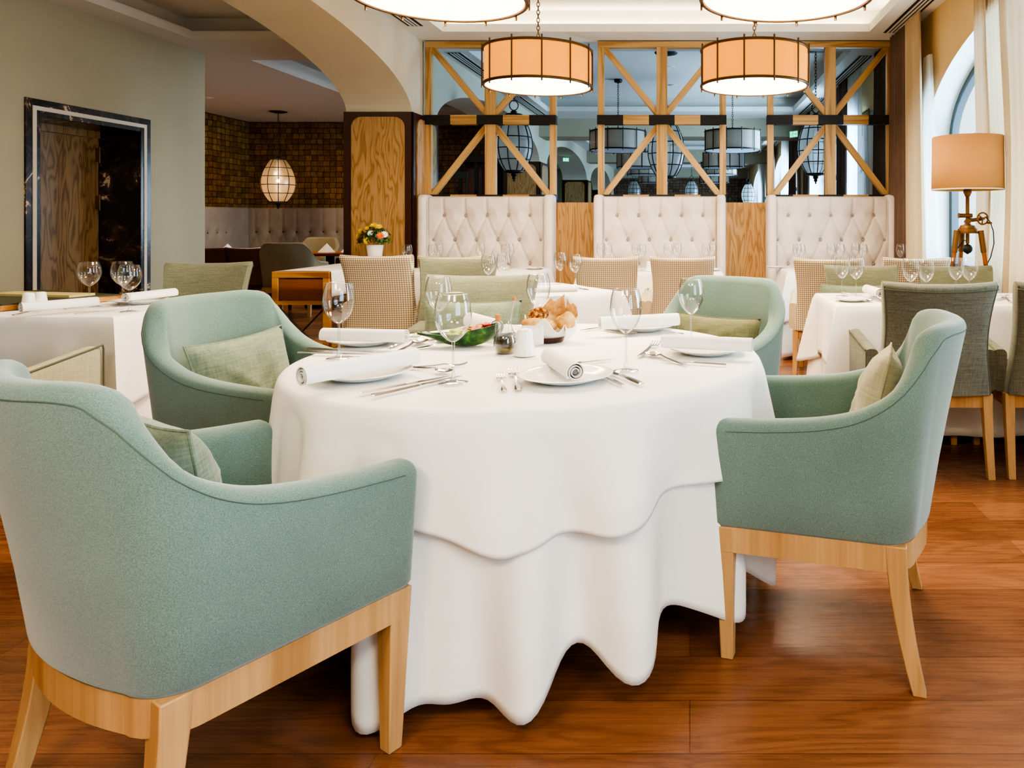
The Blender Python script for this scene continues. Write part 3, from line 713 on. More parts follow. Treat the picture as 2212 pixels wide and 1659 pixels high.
def make_panel_chair(name, label, loc, rz, group, fab, armfab, legm='chair_wood', cat='armchair', piping=None, H=.92, arms=True):
    t = thing(name, label, cat, loc, rz, group); ZB = .385
    def yc(z): k = (z-ZB)/(H-ZB); return -.225-.11*k**1.7
    def hw(z): k = (z-ZB)/(H-ZB); return .262-.05*math.sin(PI*min(1, k*.95))**1.3*.5+.0*k
    rings = []
    zs = [ZB+(H-.03-ZB)*i/14 for i in range(15)]+[H-.018, H-.008, H-.002, H]
    for i, z in enumerate(zs):
        k = 1 if z <= H-.03 else math.sqrt(max(.02, 1-((z-(H-.03))/.03)**2)); w = hw(z)*(.985+.015*k); tt = .042*k
        rings.append([(x, yc(z)-.03*(1-(x/w)**2)+y+(-.006 if z > H-.1 else 0)*sm(H-.1, H, z), z-.012*(1-(x/w)**2)*sm(ZB+.2, H, z)) for x, y in [(u*w, v) for u, v in backring(tt)]])
    bk = G().loft(rings).build('backrest', fab, t, ang=60)
    if piping:
        for s in (-1, 1):
            G().tube([(s*(hw(z)-.004), yc(z)-.042+.002, z) for z in zs[:-3]], .004, 6).build('piping', piping, bk)
        G().tube([(u*hw(H-.03), yc(H-.03)-.044-.03*(1-u*u), H-.034-.012*(1-u*u)) for u in [i/10-1 for i in range(21)]], .0035, 6).build('piping', piping, bk)
    if arms:
        for s in (-1, 1):
            rings = []
            for i in range(13):
                q = i/12; y = lerp(-.2, .27, q); zt = lerp(.585, .655, q); x = s*(.275+.03*q); k = 1
                if q > .9: k = math.sqrt(max(.0, 1-((q-.9)/.1)**2))
                h = (zt-ZB)/2
                rings.append([(x+a*(.55+.45*k), y, ZB+h+b*(.9+.1*k)) for a, b in rrect(.031, h, .024, 4)])
            ar = G().loft(rings).build('arm', armfab, t, ang=60)
            if piping: G().tube([(s*(.275+.03*q+.030), lerp(-.2, .262, q), lerp(.585, .655, q)-.006) for q in [i/10 for i in range(11)]]+[(s*.334, .268, .63), (s*.334, .27, ZB+.02)], .004, 6).build('piping', piping, ar)
    G().box(-.245, .245, -.2, .28, ZB, .48).build('seat', armfab, t, bevel=.03, seg=4, ang=60)
    G().box(-.25, .25, -.25, -.225, .32, ZB+.004).box(-.25, .25, .235, .262, .32, ZB+.004).box(-.262, -.238, -.24, .25, .32, ZB+.004).box(.238, .262, -.24, .25, .32, ZB+.004).build('frame', legm, t, bevel=.002)
    for sx in (-1, 1):
        leg(G(), sx*.25, .25, ZB+.002, .046, .032).build('leg', legm, t, bevel=.002)
        leg(G(), sx*.25, -.235, ZB+.002, .046, .032, sx*.004, -.05, .5).build('leg', legm, t, bevel=.002)
    return t
def backring(tt):
    o = []
    for i in range(11): o.append((-.97+1.94*i/10, tt))
    o += [(1, tt*.6), (1, -tt*.6)]
    for i in range(11): o.append((.97-1.94*i/10, -tt))
    o += [(-1, -tt*.6), (-1, tt*.6)]
    return o
GA = 'sage felt armchairs around the round table'
def face(loc, target): return math.atan2(-(target[0]-loc[0]), target[1]-loc[1])
TC = (-.52, 2.48)
A = make_tub('sage felt armchair seen from behind, nearest the camera at bottom left', (-1.04, 1.60, 0), math.atan2(-.262, .412), GA)
A.location = (-1.052, 1.607, 0); A.scale = (1.05, 1, 1)
dup(A, (.432, 2.215, 0), 1.285, 'sage felt armchair in side view at the right of the round table')
dup(A, (-1.51, 2.69, 0), math.radians(-103), 'sage felt armchair at the left of the round table facing the window')
dup(A, (.05, 3.36, 0), math.radians(147), 'sage felt armchair behind the right rim of the round table with plain olive cushion')
GB = 'linen armchairs'
B = make_panel_chair('linen_armchair', 'sage linen armchair behind the left square table against the aisle', (-3.14, 4.62, 0), math.radians(192), GB, 'linen_sage', 'linen_sage', piping='piping_dark')
B2 = make_panel_chair('linen_chair', 'pale sage armless linen chair with cushion directly behind the round table', (-1.06, 3.47, 0), math.radians(181), None, 'linen_sage', 'linen_sage', piping='piping_dark', cat='chair', arms=False)
B2.scale = (1.1, 1, 1)
dup(B2, (-1.66, 5.15, 0), math.radians(188), 'pale sage armless linen chair at the far side of the middle square table', scale=(1.08, 1, 1))
dup(B, (1.11, 4.6, 0), math.radians(176), 'sage linen armchair with cushion at the far side of the right table', scale=(.93, .93, .98))
dup(B, (1.74, 4.55, 0), math.radians(180), 'sage linen armchair far side of the right table in front of the tripod lamp', scale=(.93, .93, .98))
mm = {'linen_sage': 'linen_grey'}
dup(B, (1.15, 3.72, 0), math.radians(-2), 'grey linen armchair seen from behind at the right table, left of its pair', matmap=mm)
dup(B, (1.765, 3.70, 0), math.radians(-4), 'grey linen armchair cut off by the right edge of the picture', matmap=mm)
dup(B, (-2.92, 3.0, 0), math.radians(0), 'beige-grey linen armchair at the left edge, its arm against the left table', matmap={'linen_sage': 'linen_beige'})
GC = 'checked beige chairs at the booths'
C_ = make_panel_chair('checked_armchair', 'checked beige armchair beside the wooden sideboard', (-2.27, 5.68, 0), math.radians(2), GC, 'checked_fabric', 'beige_plain', H=.95)
dup(C_, (-1.86, 6.08, 0), 0, 'checked beige armchair of the left booth, mostly hidden behind sage chair', scale=.97)
dup(C_, (-.64, 5.98, 0), 0, 'checked beige armchair on the left of the middle booth table', scale=.97)
dup(C_, (-.055, 5.98, 0), 0, 'checked beige armchair on the right of the middle booth table', scale=.97)
dup(C_, (1.09, 5.75, 0), math.radians(-14), 'checked beige armchair at the left of the right booth table, turned sideways', scale=.97)
dup(C_, (1.71, 5.85, 0), math.radians(-4), 'checked beige armchair of the right booth nearest the window', scale=.97)
# alcove chairs
lc = make_panel_chair('leather_chair', 'brown leather chair in the alcove, next to the sage wall corner', (-6.05, 9.6, 0), 0, 'brown leather chairs', 'leather_brown', 'leather_brown', 'dark_clad', 'chair', H=.86, arms=False)
dup(lc, (-5.56, 9.6, 0), .05, 'brown leather chair in the alcove beside the grey tub chair')
tb = dup(A, (-5.0, 9.35, 0), .1, 'dim grey tub chair in the alcove left of the napkin table', 'alcove tub chairs', matmap={'felt_sage': 'tub_grey'}, scale=1.0)
dup(tb, (-4.62, 10.6, 0), PI*.8, 'dim tub chair in the alcove right of the folded napkins, nearest the oak pier', 'alcove tub chairs')
dup(tb, (-5.9, 11.6, 0), PI, 'dim tub chair in the alcove behind the leather chairs', 'alcove tub chairs')
# ------------------------------------------------------------------ cushions
def cushion(label, chair, mat, w=.46, h=.3, th=.13, pos=(0, -.10, .625), tilt=-.3, yaw=0, roll=0, seed=1, name='cushion'):
    rnd = random.Random(seed); ph = [rnd.uniform(0, 6) for _ in range(6)]
    def f(sign):
        def q(u, v):
            a, b = u*2-1, v*2-1
            x = a*w/2*(1-.07*(1-b*b)); z = b*h/2*(1-.1*(1-a*a))
            t_ = th/2*max(0, (1-abs(a)**2.6)*(1-abs(b)**2.6))**.55
            t_ += .007*math.sin(a*9+ph[0]+b*4)*math.sin(b*6+ph[1])*(1-a*a)*(1-b*b)+.01*math.exp(-((a-b*.7-.4)/.12)**2)*(1-b*b)*(1-a*a)
            return (x, sign*t_, z)
        return q
    g = G().grid(f(1), 24, 18).grid(f(-1), 24, 18)
    o = g.build(name, mat, None, ang=180)
    e = []
    for i in range(24): e.append((i/24, 0))
    for i in range(18): e.append((1, i/18))
    for i in range(24): e.append((1-i/24, 1))
    for i in range(18): e.append((0, 1-i/18))
    q = f(1); G().tube([q(u, v) for u, v in e], .0035, 5, True).build('piping', mat, o)
    M = Matrix.Translation(chair.location) @ Matrix.Rotation(chair.rotation_euler.z, 4, 'Z') @ Matrix.Translation(pos) @ Matrix.Rotation(yaw, 4, 'Z') @ Matrix.Rotation(tilt, 4, 'X') @ Matrix.Rotation(roll, 4, 'Y')
    o.location = M.to_translation(); o.rotation_euler = M.to_euler()
    return tag(o, label, 'cushion', 'chair cushions')
ch = {o['label']: o for o in COL.objects if 'label' in o.keys()}
def by(s): return next(o for l, o in ch.items() if l.startswith(s))
cushion('pale beige cushion in the side-view sage armchair on the right', by('sage felt armchair in side'), 'cushion_beige', .42, .34, .13, (0, -.125, .66), .24, 0, .1, 2)
cushion('sage cushion in the armchair at the left of the round table', by('sage felt armchair at the left'), 'cushion_sage', .44, .29, .12, (0, -.125, .635), .24, 0, .03, 3)
cushion('olive cushion in the felt armchair behind the right rim', by('sage felt armchair behind'), 'cushion_olive', .46, .27, .12, (0, -.12, .62), .22, 0, 0, 4)
cushion('cushion in the nearest armchair, showing over its arm at bottom left', by('sage felt armchair seen'), 'cushion_sage', .40, .34, .15, (.02, -.09, .64), .22, 0, 0, 5)
cushion('soft sage cushion behind the bread basket in the linen armchair', by('pale sage armless linen chair with'), 'cushion_sage', .48, .3, .13, (0, -.14, .66), .22, 0, 0, 6)
cushion('sage cushion in the armchair behind the right table', by('sage linen armchair with cushion'), 'cushion_sage', .46, .3, .13, (.05, -.14, .64), .22, 0, 0, 7)
cushion('beige cushion edge in the armchair cut by the left picture edge', by('beige-grey linen'), 'cushion_beige', .44, .36, .14, (0, -.12, .68), .22, 0, 0, 8)
# ------------------------------------------------------------------ tablecloths
def round_cloth(name, label, c, R, zt, hem, nf, amp, flare, seed, mat='linen_white', hemfold=.02, over=False):
    global UNDER
    rnd = random.Random(seed)
    comps = [(k, rnd.uniform(0, 6.28), 1 if i == 0 else .45) for i, k in enumerate(nf)]
    def fold(a):
        q = sum(w*math.cos(k*a+p+.35*math.sin(3*a+p)) for k, p, w in comps)/1.5; return q+.18*math.sin(2*q)
    N = 320; rings = []
    prof = [(0, 0), (.4, 0), (.8, 0), (.93, 0), (.975, 0), (.992, -.003), (1.002, -.012)]
    for q, dz in prof: rings.append([(c[0]+R*q*math.cos(2*PI*i/N), c[1]+R*q*math.sin(2*PI*i/N), zt+dz) for i in range(N)] if q else None)
    vs = [(c[0], c[1], zt)]; fs = []
    rr = rings[1:]
    M = 26
    for j in range(1, M+1):
        t_ = j/M; ring = []
        for i in range(N):
            a = 2*PI*i/N; fo = fold(a); h = hem(a)-hemfold*fo
            z = lerp(zt-.012, h, t_)
            r = R*1.002+flare*t_**.8+amp*fo*min(1, t_*1.25)**1.1+.008*math.sin(min(1, t_*6)*PI/2)
            if over: r = max(r, UNDER(a, z)+.007)
            ring.append((c[0]+r*math.cos(a), c[1]+r*math.sin(a), z))
        rr.append(ring)
    if not over:
        def U(a, z):
            h = hem(a)-hemfold*fold(a); t_ = max(0, min(1, (zt-.012-z)/(zt-.012-h))); return R*1.002+flare*t_**.8+amp*fold(a)*min(1, t_*1.25)**1.1+.008*math.sin(min(1, t_*6)*PI/2)
        UNDER = U
    for r in rr: vs += r
    for i in range(N): fs.append((0, 1+i, 1+(i+1) % N))
    for j in range(len(rr)-1):
        for i in range(N):
            k = (i+1) % N; a, b = 1+j*N, 1+(j+1)*N; fs.append((a+i, b+i, b+k, a+k))
    return tag(G().add(vs, fs).build(name, mat, ang=180, solid=.0022), label, 'tablecloth')
ang = lambda px, py, z=.5: None
round_cloth('under_tablecloth', 'long white under cloth of the round table reaching almost to the floor', TC, .744, .746,
            lambda a: .10+.045*math.cos(3*a+2.2)+.02*math.cos(7*a+1.1), (15, 9, 23), .05, .0, 11, hemfold=.045)
round_cloth('tablecloth', 'short white overlay cloth on the round table in front', TC, .752, .75,
            lambda a: .475-.02*math.cos(2*(a-math.radians(-80)))+.02*math.sin(6*a+.6)+.012*math.sin(11*a+1)+.03*sm(-1.2, -.4, a if a < PI else a-2*PI), (13, 8, 19), .034, .016, 3, over=True)
def pedestal(label, c, top, h=.735, rot=0):
    t = thing('dining_table', label, 'table', (c[0], c[1], 0), rot)
    if isinstance(top, float): G().lathe([(0, h-.03), (top, h-.03), (top, h), (0, h)], 48).build('tabletop', 'table_wood', t); q = .5
    else: G().box(-top[0], top[0], -top[1], top[1], h-.03, h).build('tabletop', 'table_wood', t)
    G().lathe([(0, 0), (.26, 0), (.26, .02), (.05, .05), (.04, h-.03), (0, h-.03)], 20).build('pedestal', 'black_steel', t)
def sq_cloth(name, label, c, hx, hy, zt, rot, hem, corner, flare, seed, amp=.012, cr=.03, cflare=.16, mat='linen_white'):
    """cloth over a rectangular table: flat top, hanging sides, corner cones"""
    rnd = random.Random(seed); ph = [rnd.uniform(0, 6) for _ in range(4)]
    peri = []; n = 22
    cs = [(hx, -hy, 0), (hx, hy, 1), (-hx, hy, 2), (-hx, -hy, 3)]
    for k in range(4):
        (x0, y0, _), (x1, y1, _) = cs[k], cs[(k+1) % 4]
        for i in range(n):
            u = i/n; u = .5-.5*math.cos(PI*u)*(.35)-(.5-.175-.0)*0 if False else u
            peri.append((lerp(x0, x1, u), lerp(y0, y1, u), u, k))
    def nrm(k): return [(1, 0), (0, 1), (-1, 0), (0, -1)][k]
    def base(p):
        x, y, u, k = p; nx, ny = nrm(k); e = min(u, 1-u)*[2*hy, 2*hx][k % 2]
        px, py = nrm((k-1) % 4) if u < .5 else nrm((k+1) % 4)
        wgt = max(0, 1-e/.16)
        dx, dy = nx+px*wgt, ny+py*wgt
        return x, y, dx, dy, wgt, e
    rr = []
    N = len(peri)
    for q, dz in ((.0, 0), (.5, 0), (.96, 0), (.992, 0), (1, -.005)):
        rr.append([(p[0]*q, p[1]*q, zt+dz) for p in peri])
    M = 16
    for j in range(1, M+1):
        t_ = j/M; ring = []
        for i, p in enumerate(peri):
            x, y, dx, dy, wgt, e = base(p); L = math.hypot(dx, dy)
            h = hem-corner*max(0, 1-e/.22)
            z = lerp(zt-.005, h, t_)
            o = .006+flare*t_+amp*math.sin(p[2]*[2*hy, 2*hx][p[3] % 2]*16+ph[p[3]])*t_*(1-wgt)
            oc = cflare*t_**.85*wgt*wgt*.75
            fold = -.05*t_*math.exp(-((e-.12)/.05)**2)
            ring.append((x+dx/L*(o+oc)+nrm(p[3])[0]*fold, y+dy/L*(o+oc)+nrm(p[3])[1]*fold, z))
        rr.append(ring)
    vs = [p for r in rr[1:] for p in r]; fs = [tuple(range(N))]
    for j in range(len(rr)-2):
        for i in range(N):
            k = (i+1) % N; a, b = j*N, (j+1)*N; fs.append((a+i, b+i, b+k, a+k))
    g = G().add(vs, fs).tf(Matrix.Translation((c[0], c[1], 0)) @ Matrix.Rotation(rot, 4, 'Z'))
    return tag(g.build(name, mat, ang=50, solid=.002), label, 'tablecloth')
pedestal('round table hidden under the two white cloths in front', TC, .72)
TBL = [('the left square table by the marble doorway', (-3.42, 3.86), .75, .43, 0), ('the middle square table behind the round table', (-.98, 4.72), .40, .40, math.radians(38)),
       ('the right table beside the window', (1.38, 4.21), .61, .345, 0), ('the left booth table', (-1.95, 6.65), .64, .29, 0), ('the middle booth table', (-.34, 6.65), .62, .29, 0), ('the right booth table', (1.42, 6.65), .58, .29, 0)]
for i, (nm, c, hx, hy, r) in enumerate(TBL):
    sq_cloth('tablecloth', 'white overlay cloth with hanging corners on '+nm, c, hx, hy, .75, r, .43 if i != 0 else .36, .12, .02, 20+i)
    sq_cloth('under_tablecloth', 'long white cloth hanging to the floor under '+nm, c, hx-.008, hy-.008, .745, r, .07, .045, .005, 40+i, .02, cflare=.12)
    pedestal('table under the white cloths, '+nm, c, (hx-.03, hy-.03), rot=r)
# ------------------------------------------------------------------ sideboard, low table
t = thing('sideboard', 'oak sideboard with dark drawer front and iron cross rods', 'sideboard', (-3.05, 6.42, 0))
w, d, h = .225, .62, .795
G().box(-w, w, -d, d, h-.05, h).build('top', 'table_wood', t, bevel=.004)
for sx in (-1, 1):
    for sy in (-1, 1): G().box(sx*(w-.025)-.025, sx*(w-.025)+.025, sy*(d-.025)-.025, sy*(d-.025)+.025, 0, h-.05).build('leg', 'table_wood', t, bevel=.003)
dr = G().box(-w+.055, w-.055, -d+.012, d-.06, h-.225, h-.06).build('drawer', 'drawer_wood', t, bevel=.003)
G().box(-w+.05, w-.05, -d+.0, -d+.04, h-.26, h-.23).box(-w+.05, w-.05, d-.04, d, h-.26, h-.23).build('rail', 'table_wood', t)
for s in (-1, 1): G().tube([(s*(w-.03), -d+.03, h-.27), (-s*(w-.03), -d+.03, .12)], .007, 6).build('cross_rod', 'iron', t)
for s in (-1, 1): G().tube([(w-.03, s*(d-.05), h-.27), (w-.03, -s*(d-.05), .12)], .007, 6).build('cross_rod', 'iron', t)
G().box(-w+.03, w-.03, -d+.03, d-.03, .14, .17).build('shelf', 'table_wood', t)
g = G()
prof = [(-.17, .003), (0, .004), (.15, .003), (.215, .002), (.233, -.004), (.236, -.06), (.238, -.2)]
g.grid(lambda u, v: (lerp(prof[min(5, int(u*6))][0], prof[min(5, int(u*6))+1][0], u*6-min(5, int(u*6))), lerp(-.6, .6, v), h+lerp(prof[min(5, int(u*6))][1], prof[min(5, int(u*6))+1][1], u*6-min(5, int(u*6)))), 24, 4)
o = g.build('table_runner', 'linen_white', None, loc=(-3.05, 6.42, .002), solid=.002, ang=60); tag(o, 'white runner cloth lying over the oak sideboard', 'runner')
# side table with menu at far left
t = thing('wooden_tray', 'wooden tray with dark green top on the left table behind the shakers', 'tray', (-3.37, 3.62, .7525), -.365)
G().box(-.75, 0, 0, .56, .0, .026).build('tray_base', 'table_wood', t, bevel=.003); G().box(-.73, -.012, .012, .548, .026, .033).build('slate_top', 'green_slate', t)
tag(G().box(-.27, .27, -.07, .07, 0, .012).build('menu_board', 'menu_board', loc=(-3.55, 4.06, .786), rot=(0, 0, -.2)), 'flat tan menu board lying on the wooden tray of the left table', 'menu')
# alcove table
t = thing('alcove_table', 'dark wooden table in the alcove carrying folded napkins', 'table', (-5.0, 10.3, 0))
G().box(-.5, .5, -.32, .32, .71, .75).build('tabletop', 'drawer_wood', t, bevel=.004)
G().box(-.04, .04, -.04, .04, .04, .71).build('column', 'black_steel', t); G().box(-.25, .25, -.2, .2, 0, .04).build('foot', 'black_steel', t)
t = thing('alcove_table', 'dark wooden table in the alcove behind the sage wall corner', 'table', (-6.7, 10.3, 0))
G().box(-.5, .5, -.32, .32, .71, .75).build('tabletop', 'drawer_wood', t, bevel=.004)
G().box(-.04, .04, -.04, .04, .04, .71).build('column', 'black_steel', t); G().box(-.25, .25, -.2, .2, 0, .04).build('foot', 'black_steel', t)
def pyramid(p, rz, label, s=1):
    g = G().add([(-.12, 0, 0), (.12, 0, 0), (0, .012, .125), (0, .085, 0), (0, -.055, 0)], [(0, 4, 2), (4, 1, 2), (1, 3, 2), (3, 0, 2), (0, 3, 1, 4)])
    tag(g.build('folded_napkin', 'napkin_white', None, loc=p, rot=(0, 0, rz), ang=10), label, 'napkin', 'pyramid napkins in the alcove')
pyramid((-5.33, 10.15, .75), .5, 'pyramid napkin at the left end of the alcove table'); pyramid((-5.05, 10.3, .75), .1, 'pyramid napkin in the middle of the alcove table'); pyramid((-4.75, 10.32, .75), -.1, 'pyramid napkin at the right end of the alcove table')
pyramid((-6.3, 10.1, .75), .8, 'pyramid napkin left of the brown leather chairs at the wall corner')
# ------------------------------------------------------------------ lamps
def chain(g, x, y, z0, z1, link=.03, r=.0035):
    n = max(2, int((z1-z0)/link)); L = (z1-z0)/n
    for i in range(n):
        zc = z0+L*(i+.5); q = i % 2
        pts = []
        for k in range(10):
            a = 2*PI*k/10; o = .011*math.cos(a); zz = zc+L*.66*math.sin(a)
            pts.append((x+(o if q else 0), y+(0 if q else o), zz))
        g.tube(pts, r, 5, True)
    return g
def drum(label, loc, ztop, lit, group, R=.41, H=.285, nrib=12, phase=0.0):
    t = thing('drum_pendant', label, 'pendant lamp', loc, phase, group)
    shd = 'shade_lit' if lit else 'shade_unlit'; dif = 'diffuser_lit' if lit else 'diffuser_unlit'
    G().lathe([(R-.012, .012), (R-.012, H-.01)], 64).build('shade', shd, t)
    G().lathe([(0, .006), (R-.02, .006)], 64).build('diffuser', dif, t)
    G().lathe([(0, H-.02), (R-.02, H-.02)], 48).build('top_disc', dif if lit else 'diffuser_unlit', t)
    for z in (0, H-.016): G().lathe([(R-.016, z), (R, z), (R+.003, z+.008), (R, z+.018), (R-.016, z+.018), (R-.016, z)], 64).build('ring', 'bronze' if lit else 'dark_bronze', t)
    for k in range(nrib):
        a = 2*PI*(k+.5)/nrib; c, s = (R+.001)*math.cos(a), (R+.001)*math.sin(a)
        G().tube([(c, s, -.02), (c, s, H+.022)], .0065, 6).build('rib', 'bronze' if lit else 'dark_bronze', t)
    G().tube([(-R, 0, H-.01), (R, 0, H-.01)], .006, 6).tube([(0, -R, H-.01), (0, R, H-.01)], .006, 6).build('cross_bar', 'bronze' if lit else 'dark_bronze', t)
    chain(G(), 0, 0, H, ztop-loc[2]-.03).build('chain', 'bronze' if lit else 'dark_bronze', t)
    G().lathe([(0, -.045), (.05, -.045), (.06, -.03), (.06, 0)], 24, (0, 0, ztop-loc[2])).build('canopy', 'dark_bronze', t)
    return t
ZL = 2.205
drum('lit drum pendant with orange shade left, in front of the left screen', ( -1.15, 5.62, ZL), 3.24, True, 'lit drum pendants')
drum('lit drum pendant with orange shade, right of its twin before the screens', (.49, 5.62, ZL), 3.24, True, 'lit drum pendants')
drum('lit drum pendant cut by the top edge of the picture, left', (-1.18, 3.5, ZL+.035), 3.24, True, 'lit drum pendants')
drum('lit drum pendant cut by the top edge of the picture, right', (.455, 3.5, ZL+.035), 3.24, True, 'lit drum pendants')
gu = 'unlit drum pendants beyond the glass'
PX = [(-1.04, 10.75), (.62, 10.75), (-1.0, 14.3), (.65, 14.3), (-1.0, 16.6), (.65, 16.6), (-1.0, 20.2), (.67, 20.2)]
nm = ['nearest, left of the middle post', 'nearest, right of the middle post', 'second from the glass, left row', 'second from the glass, right row', 'third from the glass, left row', 'third from the glass, right row', 'farthest, left row', 'farthest, right row']
d0 = None
for (x, y), n in zip(PX, nm):
    lab = 'unlit drum pendant beyond the glass, '+n
    if d0 is None: d0 = drum(lab, (x, y, 2.2), 3.24, False, gu)
    else: dup(d0, (x, y, 2.2), 0, lab)
def lantern(label, loc, ztop, W, H, lit, group, useloop=True, rows=(.2, .4, .6, .8)):
    t = thing('egg_lantern', label, 'pendant lamp', loc, .2, group)
    def rad(q):  # q 0 bottom .. 1 top
        return W/2*(math.sin(PI*(.14+.74*q**.92)))**.8
    zz = lambda q: (q-.5)*H
    G().lathe([(rad(i/20)-.004, zz(i/20)) for i in range(21)], 40).build('glass_globe', 'lantern_glass_lit' if lit else 'lantern_glass', t)
    for k in range(10):
        a = 2*PI*k/10; G().tube([(rad(i/16)*math.cos(a), rad(i/16)*math.sin(a), zz(i/16)) for i in range(17)], .006, 5).build('vertical_rib', 'iron', t)
    for q in (0,)+rows+(1,): G().tube([(rad(q)*math.cos(2*PI*k/32), rad(q)*math.sin(2*PI*k/32), zz(q)) for k in range(32)], .006, 5, True).build('hoop', 'iron', t)
    r0, r1 = rad(0), rad(1)
    G().lathe([(r0+.006, zz(0)), (r0+.006, zz(0)-.015), (.03, zz(0)-.03), (.035, zz(0)-.05), (.02, zz(0)-.065), (.024, zz(0)-.085), (.008, zz(0)-.1), (.012, zz(0)-.115), (0, zz(0)-.125)], 20).build('finial', 'iron', t)
    G().lathe([(r1+.006, zz(1)-.004), (r1+.004, zz(1)+.012), (.035, zz(1)+.025), (.04, zz(1)+.04), (.015, zz(1)+.06), (0, zz(1)+.062)], 20).build('cap', 'iron', t)
    G().tube([(.05*math.cos(2*PI*k/24), 0, zz(1)+.115+.058*math.sin(2*PI*k/24)) for k in range(24)], .006, 6, True).build('loop', 'iron', t)
    G().ball((0, 0, 0), .028, 12, 8).build('bulb', 'bulb_glow' if lit else 'diffuser_unlit', t)
    chain(G(), 0, 0, zz(1)+.16, ztop-loc[2]-.02, .035).build('chain', 'iron', t)
    G().lathe([(0, -.03), (.05, -.03), (.13, -.012), (.14, 0)], 24, (0, 0, ztop-loc[2])).build('canopy', 'iron', t)
    return t
pl = PY(601, 391, 12.3); lantern('glowing egg-shaped wire lantern hanging in front of the cork wall', (pl.x, 12.3, 1.85), 3.0, .53, .70, True, None)
gl = 'unlit egg lanterns beyond the glass'
a = lantern('unlit egg lantern behind the left screen', PY(1110, 309, 8.75), 3.24, .43, .66, False, gl)
dup(a, PY(1439, 321, 8.75), .1, 'unlit egg lantern behind the middle screen'); dup(a, PY(1762, 315, 8.75), .3, 'unlit egg lantern behind the right screen')
b = lantern('small far egg lantern left of centre above the middle booth', PY(1370, 412, 23.5), 3.24, .42, .6, False, 'far egg lanterns before the block wall')
dup(b, PY(1494, 412, 23.5), .1, 'small far egg lantern right of the middle post by the block wall'); dup(b, PY(1616, 420, 22.0), .2, 'far egg lantern seen through the gap between middle and right screens')
# tripod floor lamp
LX, LY = 1.875, 5.0
t = thing('tripod_lamp', 'tripod floor lamp with peach drum shade and brass winch fittings', 'floor lamp', (LX, LY, 0))
t.scale = (1.05, 1.05, 1.02)
sh = G().lathe([(.222, 1.375), (.218, 1.725)], 56).build('lamp_shade', 'lamp_shade_felt', t, solid=.004)
G().lathe([(.223, 1.373), (.2235, 1.381)], 56).build('shade_trim', 'trim_white', sh)
G().lathe([(0, 1.02), (.012, 1.02), (.012, 1.33), (.018, 1.335), (.02, 1.345), (.026, 1.355), (.026, 1.375), (.018, 1.385), (.015, 1.6), (0, 1.6)], 16).build('stem', 'aged_brass', t)
G().tube([(-.06, -.01, 1.205), (.025, -.01, 1.205)], .014, 12).tube([(-.062, -.01, 1.205), (-.058, -.01, 1.205)], .018, 12).tube([(0, -.02, 1.165), (0, .02, 1.165)], .016, 12).build('clamp', 'aged_brass', t)
g = G().tube([(.005, 0, 1.18), (.03, 0, 1.175), (.065, -.005, 1.18), (.085, -.02, 1.185)], .013, 10)
g.tube([(.08+.034*math.cos(2*PI*k/24), -.045, 1.185+.038*math.sin(2*PI*k/24)) for k in range(24)], .0055, 6, True)
for k in range(3): a = 2*PI*k/3+.4; g.tube([(.08, -.045, 1.185), (.08+.034*math.cos(a), -.045, 1.185+.038*math.sin(a))], .0045, 6)
g.tube([(.08, -.06, 1.185), (.08, -.01, 1.185)], .009, 8).tube([(.108, -.05, 1.158), (.118, -.085, 1.156)], .007, 8)
g.build('hand_wheel', 'aged_brass', t)
G().lathe([(.0, 1.155), (.02, 1.15), (.022, 1.145), (.045, 1.14), (.047, 1.13), (.05, 1.13), (.052, 1.12), (.06, 1.118), (.062, 1.098), (.075, 1.096), (.075, 1.088), (0, 1.088)], 28).build('mount', 'aged_brass', t)
for k, a in enumerate((-.75, 1.6, 3.5)):
    d = Vector((math.cos(a), math.sin(a), 0)); p0 = Vector((0, 0, 1.095))+d*.085; p1 = d*.25
    m = p0.lerp(p1, .45); q = p0.lerp(p1, .12)
    lg = G().tube([p0, p0.lerp(p1, .5)], .0145, 8).tube([m, p1], .0115, 8).build('leg', 'drawer_wood', t)
    G().tube([p0+Vector((0, 0, .012)), q], .0185, 10).build('brass_socket', 'aged_brass', lg); G().tube([p0.lerp(p1, .44), p0.lerp(p1, .475)], .018, 10).build('brass_collar', 'aged_brass', lg); G().tube([p1-(p1-p0)*.03, p1], .015, 8).build('brass_foot', 'aged_brass', lg)
G().tube([(0, 0, 1.09), (0, 0, .95)], .008, 8).ball((0, 0, .985), .032, 12, 8).build('counterweight', 'black_steel', t)
G().tube([(-.005, 0, 1.04), (-.03, -.005, 1.04), (-.075, -.02, .985), (-.11, -.03, .9)], .004, 6).build('stay', 'black_steel', t)
G().tube([(.1, -.05, 1.19), (.125, -.05, 1.165), (.15, -.04, 1.1), (.158, -.03, 1.02), (.14, -.02, .93), (.11, -.01, .86), (.10, 0, .5), (.12, 0, .05), (.2, .02, .012)], .0035, 6).build('cable', 'cable_black', t)
